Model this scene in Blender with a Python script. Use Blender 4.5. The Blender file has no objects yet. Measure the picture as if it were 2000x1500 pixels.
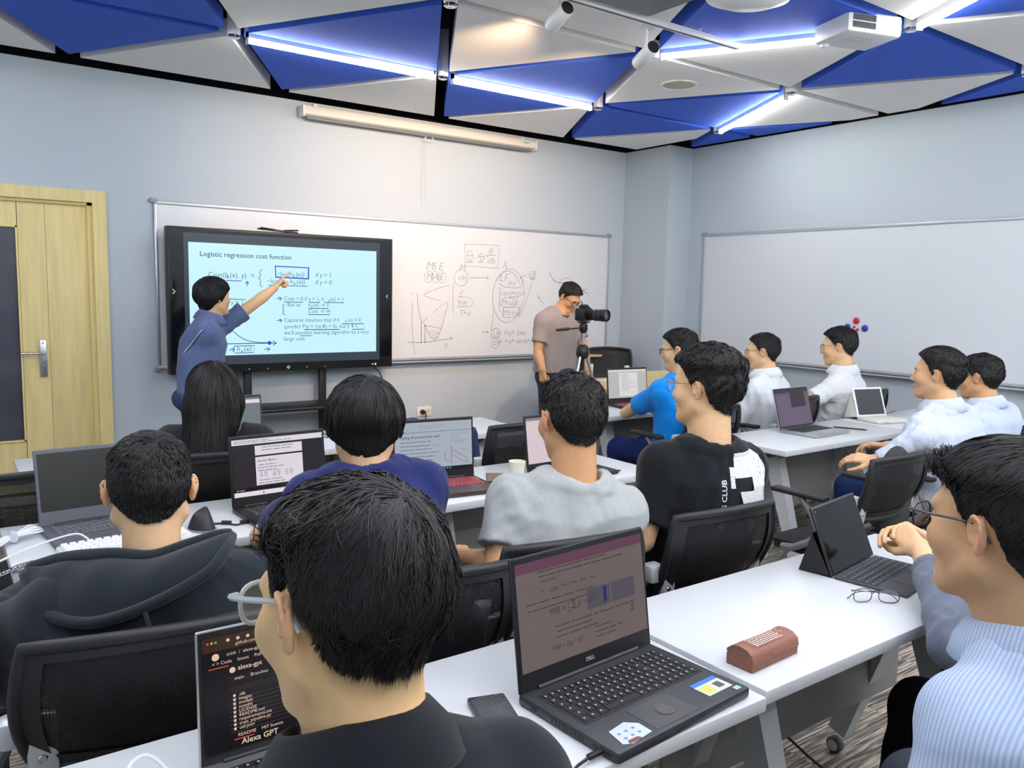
import bpy, bmesh, math, random
import numpy as np
from mathutils import Matrix, Vector

random.seed(7); np.random.seed(7)
SC = bpy.context.scene
COL = SC.collection
PI = math.pi

# ------------------------------------------------------------------ camera
def cam_axes(yaw, pitch, roll):
    f = Vector((math.sin(yaw)*math.cos(pitch), math.cos(yaw)*math.cos(pitch), math.sin(pitch)))
    r = Vector((math.cos(yaw), -math.sin(yaw), 0)); u = r.cross(f)
    c, s = math.cos(roll), math.sin(roll)
    return c*r + s*u, -s*r + c*u, f
cam_data = bpy.data.cameras.new('camera'); cam = bpy.data.objects.new('camera', cam_data)
COL.objects.link(cam)
_r, _u, _f = cam_axes(0.6247, -0.1137, 0.022)
cam.matrix_world = Matrix(((_r.x, _u.x, -_f.x, 0.0), (_r.y, _u.y, -_f.y, -6.2586),
                           (_r.z, _u.z, -_f.z, 1.4943), (0, 0, 0, 1)))
cam_data.sensor_width = 36; cam_data.lens = 1584.9/2000*36
cam_data.clip_start = 0.05
SC.camera = cam

# ------------------------------------------------------------------ world, exposure
w = bpy.data.worlds.new('world'); SC.world = w; w.use_nodes = True
w.node_tree.nodes['Background'].inputs[0].default_value = (0.8, 0.87, 1, 1)
w.node_tree.nodes['Background'].inputs[1].default_value = 0.05
SC.view_settings.view_transform = 'Standard'; SC.view_settings.look = 'None'
SC.view_settings.exposure = 0.0; SC.view_settings.gamma = 1.0
SC.view_settings.use_curve_mapping = False
SC.cycles.use_denoising = True
SC.cycles.max_bounces = 6; SC.cycles.diffuse_bounces = 4; SC.cycles.glossy_bounces = 3; SC.cycles.transparent_max_bounces = 8
SC.cycles.use_adaptive_sampling = True; SC.cycles.adaptive_threshold = 0.06; SC.cycles.caustics_reflective = False; SC.cycles.caustics_refractive = False
LED_POWER = 46.5        # emission of the linear ceiling lights
SPOT_POWER = 165.0       # warm track spots
NODE_POWER = 14.0       # small downlights at the panel joints

# ------------------------------------------------------------------ helpers
def lin(c):
    if isinstance(c, str):
        c = tuple(int(c[i:i+2], 16) for i in (0, 2, 4))
    return tuple((v/255/12.92 if v/255 <= 0.04045 else ((v/255+0.055)/1.055)**2.4) for v in c)

MATS = {}
def mat(name, col=(200, 200, 200), rough=0.5, metal=0.0, spec=0.5, emit=None, estr=1.0, alpha=None,
        noise=None, bump=None, sheen=0.0, trans=0.0, coat=0.0, attr=None, rand=0.0):
    if name in MATS: return MATS[name]
    m = bpy.data.materials.new(name); m.use_nodes = True
    nt = m.node_tree; N = nt.nodes; L = nt.links
    b = N['Principled BSDF']; c = lin(col)
    b.inputs['Base Color'].default_value = (*c, 1)
    b.inputs['Roughness'].default_value = rough; b.inputs['Metallic'].default_value = metal
    b.inputs['Specular IOR Level'].default_value = spec
    if sheen: b.inputs['Sheen Weight'].default_value = sheen
    if coat: b.inputs['Coat Weight'].default_value = coat
    if trans: b.inputs['Transmission Weight'].default_value = trans
    if alpha is not None: b.inputs['Alpha'].default_value = alpha
    if emit is not None:
        b.inputs['Emission Color'].default_value = (*lin(emit), 1)
        b.inputs['Emission Strength'].default_value = estr
    m.diffuse_color = (*c, 1)
    src = None
    if attr:
        a = N.new('ShaderNodeAttribute'); a.attribute_name = attr; src = a.outputs['Color']
    if noise:   # (scale, amount, stretch)
        tc = N.new('ShaderNodeTexCoord'); mp = N.new('ShaderNodeMapping'); nz = N.new('ShaderNodeTexNoise')
        mp.inputs['Scale'].default_value = noise[2] if len(noise) > 2 else (1, 1, 1)
        nz.inputs['Scale'].default_value = noise[0]; nz.inputs['Detail'].default_value = 5
        L.new(tc.outputs['Object'], mp.inputs[0]); L.new(mp.outputs[0], nz.inputs['Vector'])
        mr = N.new('ShaderNodeMapRange'); mr.inputs[1].default_value = 0.3; mr.inputs[2].default_value = 0.7
        mr.inputs[3].default_value = 1-noise[1]; mr.inputs[4].default_value = 1+noise[1]
        L.new(nz.outputs[0], mr.inputs[0])
        mx = N.new('ShaderNodeVectorMath'); mx.operation = 'MULTIPLY'
        if src is not None: L.new(src, mx.inputs[0])
        else: mx.inputs[0].default_value = c
        L.new(mr.outputs[0], mx.inputs[1]); src = mx.outputs[0]
    if rand:
        oi = N.new('ShaderNodeObjectInfo'); mr = N.new('ShaderNodeMapRange')
        mr.inputs[3].default_value = 1-rand; mr.inputs[4].default_value = 1+rand
        L.new(oi.outputs['Random'], mr.inputs[0]); mx = N.new('ShaderNodeVectorMath'); mx.operation = 'MULTIPLY'
        if src is not None: L.new(src, mx.inputs[0])
        else: mx.inputs[0].default_value = c
        L.new(mr.outputs[0], mx.inputs[1]); src = mx.outputs[0]
    if src is not None: L.new(src, b.inputs['Base Color'])
    if bump:    # (scale, strength, distance, stretch)
        tc = N.new('ShaderNodeTexCoord'); mp = N.new('ShaderNodeMapping'); nz = N.new('ShaderNodeTexNoise')
        mp.inputs['Scale'].default_value = bump[3] if len(bump) > 3 else (1, 1, 1)
        nz.inputs['Scale'].default_value = bump[0]; nz.inputs['Detail'].default_value = 4
        L.new(tc.outputs['Object'], mp.inputs[0]); L.new(mp.outputs[0], nz.inputs['Vector'])
        bp = N.new('ShaderNodeBump'); bp.inputs['Strength'].default_value = bump[1]
        bp.inputs['Distance'].default_value = bump[2]
        L.new(nz.outputs[0], bp.inputs['Height']); L.new(bp.outputs[0], b.inputs['Normal'])
    MATS[name] = m
    return m

def emis(name, col, strength=1.0):
    """a lit screen colour: black body that emits (screens give off light)"""
    m = mat(name, (4, 4, 5), rough=0.25, spec=0.35, emit=col, estr=strength)
    m.cycles.emission_sampling = 'NONE'
    return m

def rotm(rx=0, ry=0, rz=0):
    return np.array((Matrix.Rotation(rz, 3, 'Z') @ Matrix.Rotation(ry, 3, 'Y') @ Matrix.Rotation(rx, 3, 'X')))

class MB:
    """collects shapes into one mesh"""
    def __init__(s): s.v = []; s.f = []; s.m = []; s.n = 0; s.cur = 0
    def add(s, verts, faces, M=None, off=None):
        v = np.asarray(verts, float).reshape(-1, 3)
        if M is not None: v = v @ np.asarray(M).T
        if off is not None: v = v + np.asarray(off)
        s.v.append(v)
        for f in faces: s.f.append(tuple(i+s.n for i in f)); s.m.append(s.cur)
        s.n += len(v); return s
    def box(s, c, size, M=None, bev=0.0):
        a, b, d = [x/2 for x in size]
        if bev <= 0:
            v = [(x, y, z) for x in (-a, a) for y in (-b, b) for z in (-d, d)]
            F = [(0, 1, 3, 2), (4, 6, 7, 5), (0, 4, 5, 1), (2, 3, 7, 6), (0, 2, 6, 4), (1, 5, 7, 3)]
            return s.add(v, F, M, c)
        bev = min(bev, a*.99, b*.99, d*.99)
        bm = bmesh.new(); bmesh.ops.create_cube(bm, size=1)
        for q in bm.verts: q.co = Vector((q.co.x*size[0], q.co.y*size[1], q.co.z*size[2]))
        bmesh.ops.bevel(bm, geom=list(bm.edges), offset=bev, segments=2, profile=0.5, affect='EDGES')
        bm.verts.index_update()
        v = [tuple(q.co) for q in bm.verts]; F = [tuple(q.index for q in f.verts) for f in bm.faces]
        bm.free(); return s.add(v, F, M, c)
    def prism(s, poly, z0, z1, M=None, off=None):
        n = len(poly); v = [(x, y, z0) for x, y in poly]+[(x, y, z1) for x, y in poly]
        F = [tuple(range(n-1, -1, -1)), tuple(range(n, 2*n))]+[(i, (i+1) % n, (i+1) % n+n, i+n) for i in range(n)]
        return s.add(v, F, M, off)
    def cyl(s, p0, p1, r0, r1=None, n=14, caps=True):
        return s.tube([p0, p1], [r0, r0 if r1 is None else r1], n, caps)
    def tube(s, pts, r, n=8, caps=True, closed=False, squash=None):
        P = np.asarray(pts, float); K = len(P)
        R = np.full(K, r, float) if np.isscalar(r) else np.asarray(r, float)
        if closed: T = np.roll(P, -1, 0)-np.roll(P, 1, 0)
        else:
            T = np.zeros_like(P); T[1:-1] = P[2:]-P[:-2]; T[0] = P[1]-P[0]; T[-1] = P[-1]-P[-2]
        T /= np.maximum(np.linalg.norm(T, axis=1, keepdims=True), 1e-9)
        a = np.array((0, 0, 1.0)) if abs(T[0][2]) < .9 else np.array((1.0, 0, 0))
        nrm = np.cross(a, T[0]); nrm /= np.linalg.norm(nrm)
        V = []
        for i in range(K):
            nrm = nrm-T[i]*np.dot(nrm, T[i]); nrm /= np.linalg.norm(nrm); b = np.cross(T[i], nrm)
            for k in range(n):
                t = 2*PI*k/n
                V.append(P[i]+R[i]*(nrm*math.cos(t)+b*math.sin(t)*(squash or 1)))
        F = []
        for i in range(K if closed else K-1):
            j = (i+1) % K
            for k in range(n):
                F.append((i*n+k, i*n+(k+1) % n, j*n+(k+1) % n, j*n+k))
        if caps and not closed:
            F.append(tuple(range(n-1, -1, -1))); F.append(tuple((K-1)*n+k for k in range(n)))
        return s.add(V, F)
    def lathe(s, prof, n=20, M=None, off=None, a0=0, a1=2*PI):
        """profile (r, z) turned about z"""
        full = abs(a1-a0-2*PI) < 1e-6; K = n if full else n+1; V = []
        for i in range(K):
            t = a0+(a1-a0)*i/n
            for r, z in prof: V.append((r*math.cos(t), r*math.sin(t), z))
        m = len(prof); F = []
        for i in range(n):
            j = (i+1) % K
            for k in range(m-1): F.append((i*m+k, j*m+k, j*m+k+1, i*m+k+1))
        return s.add(V, F, M, off)
    def ball(s, c, r, n=12, M=None):
        r3 = (r, r, r) if np.isscalar(r) else r; V = []; F = []; m = n//2
        for i in range(m+1):
            a = PI*i/m
            for k in range(n):
                t = 2*PI*k/n; V.append((r3[0]*math.sin(a)*math.cos(t), r3[1]*math.sin(a)*math.sin(t), r3[2]*math.cos(a)))
        for i in range(m):
            for k in range(n): F.append((i*n+k, (i+1)*n+k, (i+1)*n+(k+1) % n, i*n+(k+1) % n))
        return s.add(V, F, M, c)
    def mesh(s, name, mats, smooth=False):
        me = bpy.data.meshes.new(name)
        V = np.concatenate(s.v) if s.v else np.zeros((0, 3))
        me.from_pydata(V.tolist(), [], s.f)
        mats = mats if isinstance(mats, (list, tuple)) else [mats]
        for q in mats: me.materials.append(q)
        if len(mats) > 1: me.polygons.foreach_set('material_index', s.m)
        if smooth:
            me.polygons.foreach_set('use_smooth', [True]*len(me.polygons))
            if smooth is not True: me.set_sharp_from_angle(angle=math.radians(smooth))
        me.validate(); me.update()
        return me
    def build(s, name, mats, parent=None, smooth=40, loc=None, rot=None):
        return link(name, s.mesh(name, mats, smooth), parent, loc, rot)

def link(name, me, parent=None, loc=None, rot=None):
    o = bpy.data.objects.new(name, me); COL.objects.link(o)
    if parent is not None: o.parent = parent
    if loc is not None: o.location = loc
    if rot is not None: o.rotation_euler = rot if not np.isscalar(rot) else (0, 0, rot)
    return o
def tag(o, label, cat=None, group=None):
    o['label'] = label
    if cat: o['category'] = cat
    if group: o['group'] = group
    return o
def thing(name, label, cat, loc=(0, 0, 0), rotz=0.0, group=None):
    o = bpy.data.objects.new(name, None); COL.objects.link(o)
    o.empty_display_size = 0.1
    o.location = loc; o.rotation_euler = (0, 0, rotz)
    return tag(o, label, cat, group)
def struct(o): o['kind'] = 'structure'; return o
def copy_tree(root, loc, rotz, label=None, group=None):
    r = root.copy(); COL.objects.link(r); r.location = loc; r.rotation_euler = (0, 0, rotz)
    if label: r['label'] = label
    if group: r['group'] = group
    def rec(a, b):
        for ch in list(a.children):
            c = ch.copy(); COL.objects.link(c); c.parent = b; rec(ch, c)
    rec(root, r); return r

_txt = {}
def text_geo(s, size=1.0, shear=0.0, bold=0.0):
    """letter outlines as flat faces in the xy plane; returns verts, faces, width"""
    key = (s, shear, bold)
    if key not in _txt:
        c = bpy.data.curves.new('t', 'FONT'); c.body = s; c.size = 1; c.shear = shear; c.offset = bold
        c.resolution_u = 2; c.fill_mode = 'FRONT'
        o = bpy.data.objects.new('t', c); me = o.to_mesh()
        v = np.array([q.co[:] for q in me.vertices]).reshape(-1, 3); f = [tuple(p.vertices) for p in me.polygons]
        o.to_mesh_clear(); bpy.data.objects.remove(o); bpy.data.curves.remove(c)
        _txt[key] = (v, f)
    v, f = _txt[key]
    return v*size, f, (v[:, 0].max()*size if len(v) else 0)

class Sheet:
    """flat print (writing, marks, screen pictures) in a plane: x right, z up, facing -y"""
    def __init__(s): s.mb = MB(); s.mats = []; s.k = 0
    def _m(s, m):
        if m not in s.mats: s.mats.append(m)
        s.mb.cur = s.mats.index(m); s.k += 1
        return -0.0004-0.00002*s.k
    def rect(s, x, z, w, h, m):
        y = s._m(m); s.mb.add([(x, y, z), (x+w, y, z), (x+w, y, z+h), (x, y, z+h)], [(0, 1, 2, 3)]); return s
    def text(s, t, x, z, size, m, shear=0.0, bold=0.0, rot=0.0, align='l'):
        y = s._m(m); v, f, wd = text_geo(t, size, shear, bold)
        if not len(v): return s
        if align == 'c': v = v-np.array((wd/2, 0, 0))
        c, sn = math.cos(rot), math.sin(rot)
        q = np.stack([x+v[:, 0]*c-v[:, 1]*sn, np.full(len(v), y), z+v[:, 0]*sn+v[:, 1]*c], 1)
        s.mb.add(q, f); return s
    def line(s, pts, wd, m, closed=False):
        y = s._m(m); P = np.asarray(pts, float)
        if closed: P = np.concatenate([P, P[:1]])
        T = np.gradient(P, axis=0); T /= np.maximum(np.linalg.norm(T, axis=1, keepdims=True), 1e-9)
        Nn = np.stack([-T[:, 1], T[:, 0]], 1)*wd/2; V = []
        for a, b in zip(P, Nn): V += [(a[0]-b[0], y, a[1]-b[1]), (a[0]+b[0], y, a[1]+b[1])]
        s.mb.add(V, [(2*i, 2*i+2, 2*i+3, 2*i+1) for i in range(len(P)-1)]); return s
    def oval(s, x, z, rx, rz, wd, m, a0=0, a1=2*PI, n=28):
        t = np.linspace(a0, a1, n); return s.line(np.stack([x+rx*np.cos(t), z+rz*np.sin(t)], 1), wd, m)
    def disc(s, x, z, r, m, n=16):
        y = s._m(m); s.mb.add([(x+r*math.cos(2*PI*i/n), y, z+r*math.sin(2*PI*i/n)) for i in range(n)], [tuple(range(n))]); return s
    def poly(s, pts, m):
        y = s._m(m); s.mb.add([(a, y, b) for a, b in pts], [tuple(range(len(pts)))]); return s
    def build(s, name, parent, loc=(0, 0, 0), rot=(0, 0, 0)):
        return s.mb.build(name, s.mats, parent, False, loc, rot)

def bez(pts, n=16):
    """smooth curve through points (Catmull-Rom)"""
    P = np.asarray(pts, float); P = np.concatenate([2*P[:1]-P[1:2], P, 2*P[-1:]-P[-2:-1]]); out = []
    for i in range(1, len(P)-2):
        for t in np.linspace(0, 1, n, endpoint=False):
            a, b, c, d = P[i-1], P[i], P[i+1], P[i+2]
            out.append(.5*((2*b)+(c-a)*t+(2*a-5*b+4*c-d)*t*t+(3*b-a-3*c+d)*t**3))
    out.append(P[-2]); return np.array(out)
# ================================================================== materials
M_WALL = mat('wall paint', (190, 201, 208), 0.75, spec=0.25, bump=(180, 0.05, 0.002))
M_WHITE = mat('white plastic', (232, 234, 234), 0.4)
M_BLACK = mat('black plastic', (20, 21, 23), 0.45)
M_DARK = mat('dark void paint', (22, 23, 26), 0.9, spec=0.1)
M_GREY = mat('grey metal', (128, 131, 133), 0.45, metal=0.3)
M_SILVER = mat('silver', (190, 194, 198), 0.3, metal=0.85)
M_CHROME = mat('chrome', (215, 218, 222), 0.12, metal=1.0)
M_PWHITE = mat('white ceiling panel', (243, 243, 242), 0.85, spec=0.15)
M_PBLUE = mat('blue ceiling panel', (64, 102, 212), 0.8, spec=0.2)
M_WOOD = mat('light ash veneer', (232, 214, 150), 0.5, noise=(5, 0.09, (6, 6, 0.5)), spec=0.35)
M_WOOD2 = mat('light desk wood', (218, 198, 146), 0.5, noise=(5, 0.07, (0.6, 6, 6)), spec=0.35)
M_BOARD = mat('whiteboard enamel', (216, 222, 226), 0.22, spec=0.5)
M_ALU = mat('aluminium trim', (188, 193, 198), 0.35, metal=0.6)
M_INK = mat('marker ink', (122, 122, 130), 0.7)
M_LED = mat('led diffuser', (255, 255, 255), 0.5, emit=(255, 253, 249), estr=LED_POWER)

# ================================================================== room shell
XL, XR, YB, ZT = -1.25, 6.2, -8.2, 2.925
def wallbox(name, c, size, m=M_WALL):
    return struct(MB().box(c, size).build(name, m))
# front wall with a door opening
wb_ = MB()
wb_.box(((XL-.1-.335)/2, .06, ZT/2), (-.335-(XL-.1), .12, ZT)); wb_.box(((1.03+6.3)/2, .06, ZT/2), (6.3-1.03, .12, ZT))
wb_.box(((-.335+1.03)/2, .06, (2.11+ZT)/2), (1.365, .12, ZT-2.11))
struct(wb_.build('wall_front', M_WALL))
wallbox('wall_right', (XR+.06, YB/2, ZT/2), (.12, -YB, ZT))
wallbox('wall_left', (XL-.06, YB/2, ZT/2), (.12, -YB, ZT))
wallbox('wall_back', ((XL+XR)/2, YB-.06, ZT/2), (XR-XL+.24, .12, ZT))
wallbox('wall_corner_column', ((5.885+XR)/2, -.31, ZT/2), (XR-5.885, .62, ZT))
ZV = 3.25
tb = MB()
tb.box(((XL+XR)/2, .06, (ZT+ZV)/2), (XR-XL+.24, .12, ZV-ZT))
struct(tb.build('trim_1', M_DARK))
struct(MB().box((XR+.06, YB/2, (ZT+ZV)/2), (.12, -YB, ZV-ZT)).build('trim_2', M_DARK))
struct(MB().box((XL-.06, YB/2, (ZT+ZV)/2), (.12, -YB, ZV-ZT)).build('trim_3', M_DARK))
struct(MB().box(((XL+XR)/2, YB-.06, (ZT+ZV)/2), (XR-XL+.24, .12, ZV-ZT)).build('trim_4', M_DARK))
struct(MB().box(((5.885+XR)/2, -.31, (ZT+ZV)/2), (XR-5.885, .62, ZV-ZT)).build('trim_5', M_DARK))

# carpet: striped tiles on a slab
def carpet_mat():
    m = bpy.data.materials.new('striped carpet'); m.use_nodes = True; nt = m.node_tree; N, L = nt.nodes, nt.links
    b = N['Principled BSDF']; b.inputs['Roughness'].default_value = 0.95; b.inputs['Specular IOR Level'].default_value = 0.1
    tc = N.new('ShaderNodeTexCoord'); oi = N.new('ShaderNodeObjectInfo')
    sc = N.new('ShaderNodeVectorMath'); sc.operation = 'SCALE'; sc.inputs[3].default_value = 37.0
    cx = N.new('ShaderNodeCombineXYZ')
    for k in range(3): L.new(oi.outputs['Random'], cx.inputs[k])
    L.new(cx.outputs[0], sc.inputs[0])
    ad = N.new('ShaderNodeVectorMath'); L.new(tc.outputs['Object'], ad.inputs[0]); L.new(sc.outputs[0], ad.inputs[1])
    fac = None
    for scale, st, det in ((1.0, (2.2, 75, 1), 3), (1.0, (9, 190, 1), 2)):
        mp = N.new('ShaderNodeMapping'); mp.inputs['Scale'].default_value = st; L.new(ad.outputs[0], mp.inputs[0])
        nz = N.new('ShaderNodeTexNoise'); nz.inputs['Scale'].default_value = scale; nz.inputs['Detail'].default_value = det
        L.new(mp.outputs[0], nz.inputs['Vector'])
        if fac is None: fac = nz.outputs[0]
        else:
            mx = N.new('ShaderNodeMath'); mx.operation = 'ADD'; L.new(fac, mx.inputs[0]); L.new(nz.outputs[0], mx.inputs[1]); fac = mx.outputs[0]
    mr = N.new('ShaderNodeMapRange'); mr.inputs[1].default_value = .72; mr.inputs[2].default_value = 1.28; L.new(fac, mr.inputs[0])
    cr = N.new('ShaderNodeValToRGB'); L.new(mr.outputs[0], cr.inputs[0])
    e = cr.color_ramp.elements
    e[0].position = .15; e[0].color = (*lin((84, 80, 76)), 1); e[1].position = .9; e[1].color = (*lin((202, 191, 172)), 1)
    q = cr.color_ramp.elements.new(.5); q.color = (*lin((136, 129, 119)), 1)
    L.new(cr.outputs[0], b.inputs['Base Color'])
    bp = N.new('ShaderNodeBump'); bp.inputs['Strength'].default_value = .4; bp.inputs['Distance'].default_value = .004
    L.new(mr.outputs[0], bp.inputs['Height']); L.new(bp.outputs[0], b.inputs['Normal'])
    return m
M_CARPET = carpet_mat()
floor = struct(MB().box(((XL+XR)/2, YB/2, -.035), (XR-XL+.2, -YB+.2, .05)).build('floor', M_CARPET))
tile_me = MB().box((0, 0, -.005), (.4985, .4985, .010)).mesh('carpet_tile', M_CARPET)
for i in range(15):
    for j in range(17):
        x0 = XL+i*.5; y0 = -j*.5-(.25 if i % 2 else 0)
        if x0 > XR-.1 or y0 < YB+.4: continue
        link('carpet_tile', tile_me, floor, (min(x0+.25, XR-.25), y0-.25, 0))

# ------------------------------------------------------------------ ceiling of triangular panels
ceiling = struct(MB().box(((XL+XR)/2, YB/2, ZV+.03), (XR-XL+.2, -YB+.2, .06)).build('ceiling', M_DARK))
SX = 1.375
def node(row, k):     # rows run away from the front wall; x positions alternate by half a side
    y = -0.2-1.222*row
    x = (0.805 if row % 2 == 0 else 0.115)+SX*k
    return (x, y)
def inset(tri, d):
    P = [np.array(p) for p in tri]; c = sum(P)/3; n = len(P); out = []
    L_ = []
    for i in range(n):
        a, b = P[i], P[(i+1) % n]; t = (b-a)/np.linalg.norm(b-a); nn = np.array((-t[1], t[0]))
        if np.dot(c-a, nn) < 0: nn = -nn
        L_.append((a+nn*d, t))
    for i in range(n):
        (a, t), (b, s_) = L_[i-1], L_[i]
        k = np.linalg.solve(np.array([t, -s_]).T, b-a); out.append(a+t*k[0])
    return out
def clip(poly, n, d):     # keep n.p <= d
    out = []
    for i in range(len(poly)):
        a, b = poly[i], poly[(i+1) % len(poly)]; da, db = np.dot(n, a)-d, np.dot(n, b)-d
        if da <= 0: out.append(a)
        if da*db < 0: out.append(a+(b-a)*da/(da-db))
    return out
def add_panel(tri, blue, corner=None):
    p = inset(tri, .041)
    p = clip(p, np.array((1., 0)), 6.1 if corner != 'w' else 5.80); p = clip(p, np.array((-1., 0)), -XL-.1) if p else p
    p = clip(p, np.array((0, 1.)), -.12 if corner != 'b' else -.72) if p else p
    p = clip(p, np.array((0, -1.)), -YB-.1) if p else p
    if len(p) < 3: return
    a2 = sum(p[i][0]*p[(i+1) % len(p)][1]-p[(i+1) % len(p)][0]*p[i][1] for i in range(len(p)))
    if abs(a2) < .04: return
    if a2 < 0: p = p[::-1]
    MB().prism([tuple(q) for q in p], 2.92, 3.02).build('panel', M_PBLUE if blue else M_PWHITE, ceiling, False)
for row in range(7):
    for k in range(-2, 6):
        # upper pair with one lower node, and the reverse; even rows are shifted right by half a side
        if row % 2 == 0: up, dn = (node(row, k), node(row, k+1), node(row+1, k+1)), (node(row+1, k), node(row+1, k+1), node(row, k))
        else: up, dn = (node(row, k), node(row, k+1), node(row+1, k)), (node(row+1, k), node(row+1, k+1), node(row, k+1))
        blue_up = row in (1, 5)
        add_panel(up, blue_up, 'w' if (row == 0 and k == 3) else None)
        add_panel(dn, not blue_up, 'b' if (row == 0 and k == 4) else None)
# hanging rods above joints and the small downlights in them
jl = None
JT = {(1, 1): 'at the left end of the linear light nearest the door', (1, 2): 'between the two linear lights in front of the rolled screen', (1, 3): 'at the right end of the linear light above the handwritten board',
      (1, 4): 'at the low end of the slanting light by the corner column', (2, 1): 'cut off by the top edge left of the track', (2, 2): 'beside the spotlight at the right end of the track', (2, 3): 'at the upper end of the short slanting light',
      (3, 3): 'tucked behind the ceiling projector', (3, 4): 'at the right edge above the blank whiteboard'}
for row, k in list(JT)+[(2, 0), (3, 1), (3, 2), (4, 2), (4, 3)]:
    x, y = node(row, k); lb = 'small white cylinder downlight '+JT.get((row, k), 'over the rear of the room, outside the picture')
    if jl is None:
        jl = thing('ceiling_downlight', lb, 'light', (x, y, 2.9), 0, 'downlights at the panel joints')
        MB().lathe([(0, .3), (.036, .3), (.036, .01), (.03, .0), (.0, .0)], 20).build('housing', M_WHITE, jl)
        MB().lathe([(.031, .004), (.033, -.008), (.026, -.014), (0, -.010)], 20).build('lens', M_CHROME, jl)
    else: copy_tree(jl, (x, y, 2.9), 0, lb)

# ------------------------------------------------------------------ linear lights along the panel joints
def linear_light(a, b, label):
    a, b = np.array(a), np.array(b); t = (b-a)/np.linalg.norm(b-a); a = a+t*.07; b = b-t*.07
    c = (a+b)/2; Ln = np.linalg.norm(b-a); rz = math.atan2(t[1], t[0])
    o = thing('linear_light', label, 'light', (c[0], c[1], 2.92), rz, 'linear lights between ceiling panels')
    MB().box((0, 0, -.026), (Ln-.02, .030, .034)).build('diffuser', M_LED, o)
    m = MB()
    m.box((0, 0, .020), (Ln, .034, .076)); m.box((-Ln/2+.004, 0, -.018), (.008, .034, .066)); m.box((Ln/2-.004, 0, -.018), (.008, .034, .066))
    m.build('channel', M_WHITE, o)
linear_light(node(1, 1), node(1, 2), 'glowing linear light across the blue panels nearest the door')
linear_light(node(1, 2), node(1, 3), 'glowing linear light on blue panels above the handwritten whiteboard')
linear_light(node(2, 2), node(3, 3), 'glowing linear light leading up to the ceiling projector')
linear_light(node(2, 3), node(1, 4), 'short slanting linear light nearest the corner column')
linear_light(node(3, 3), node(4, 2), 'linear light cut off by the top edge behind the projector')
for a, b in (((2, -1), (3, 0)), ((1, 0), (2, -1)), ((3, 0), (4, 0)), ((3, 1), (4, 1)), ((5, 2), (4, 1)), ((4, 2), (5, 3)), ((5, 3), (5, 4)), ((4, 3), (5, 5)), ((5, 1), (4, 0)), ((5, 0), (5, 1)), ((5, 1), (6, 1)), ((5, 2), (6, 2)), ((5, 4), (6, 4)), ((6, 2), (6, 3)), ((1, -1), (1, 0)), ((3, -1), (3, 0)), ((4, -1), (4, 0)), ((6, 0), (6, 1)), ((4, 0), (4, 1)), ((5, 2), (5, 3)), ((4, 1), (4, 2)), ((6, 1), (6, 2)), ((6, 3), (6, 4)), ((5, 4), (5, 5)), ((5, 0), (6, 0)), ((5, 3), (6, 3))):  # strips out of view, added to brighten the left and rear
    linear_light(node(*a), node(*b), 'unseen linear light added out of view to brighten the room')

# ------------------------------------------------------------------ track with two spotlights
tr = thing('light_track', 'thin white track rail under the ceiling carrying spotlights', 'track', (2.85, -3.13, 2.87))
m = MB(); m.box((-.05, 0, .015), (1.95, .035, .03), bev=.003); m.build('rail', M_WHITE, tr)
MB().box((-.05, 0, -.0015), (1.9, .008, .002)).build('slot', M_BLACK, tr)
for xx in (-.75, .6): MB().cyl((xx, 0, .03), (xx, 0, .38), .008).build('hanger', M_WHITE, tr)
def spot(loc, aim, label):
    o = thing('track_spotlight', label, 'light', loc)
    d = Vector(aim)-Vector(loc); d.normalize()
    R = np.array(d.to_track_quat('Z', 'Y').to_matrix())
    MB().lathe([(0, -.085), (.034, -.085), (.037, -.08), (.037, .08), (.033, .085), (.030, .06), (0, .06)], 24, M=R, off=(0, 0, 0)).build('can', M_WHITE, o)
    MB().lathe([(0, -.0865), (.033, -.0865), (.033, -.0862)], 24, M=R).build('back_cap', M_BLACK, o)
    MB().lathe([(0, .061), (.028, .061)], 20, M=R).build('lamp', mat('warm lamp', (255, 220, 190), emit=(255, 214, 170), estr=12), o)
    MB().tube([(0, 0, .03), (0, -.005, .1), (0, 0, .14)], .008).box((0, 0, .15), (.09, .03, .03)).build('stem', M_WHITE, o)
    ld = bpy.data.lights.new('spot', 'SPOT'); ld.energy = SPOT_POWER; ld.color = (1.0, .64, .38)
    ld.spot_size = math.radians(74); ld.spot_blend = .9; ld.shadow_soft_size = .03
    lo = bpy.data.objects.new('spot_beam', ld); COL.objects.link(lo); lo.parent = o
    lo.location = d*.09; lo.rotation_euler = d.to_track_quat('-Z', 'Y').to_euler()
spot((2.6, -2.98, 2.84), (3.1, 0, 2.0), 'white cylindrical spotlight on the track above the display')
spot((3.13, -3.05, 2.74), (4.0, 0, 1.9), 'white cylindrical spotlight at the right end of the track')
# grey service panel above the track
tag(MB().box((2.35, -3.36, 2.90), (1.33, .36, .04)).build('ceiling_service_panel', M_GREY),
    'flat grey service panel beside the light track', 'panel')
# ceiling speaker
sp = thing('ceiling_speaker', 'round cream ceiling speaker set in a white panel', 'speaker', (4.24, -2.25, 2.92))
MB().lathe([(.125, .0), (.125, -.006), (.11, -.009), (.108, 0)], 40).build('rim', mat('cream plastic', (226, 222, 208), .5), sp)
MB().lathe([(0, -.005), (.109, -.005)], 40).build('grille', mat('cream grille', (198, 196, 182), .7, bump=(900, .5, .002)), sp)

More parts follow.
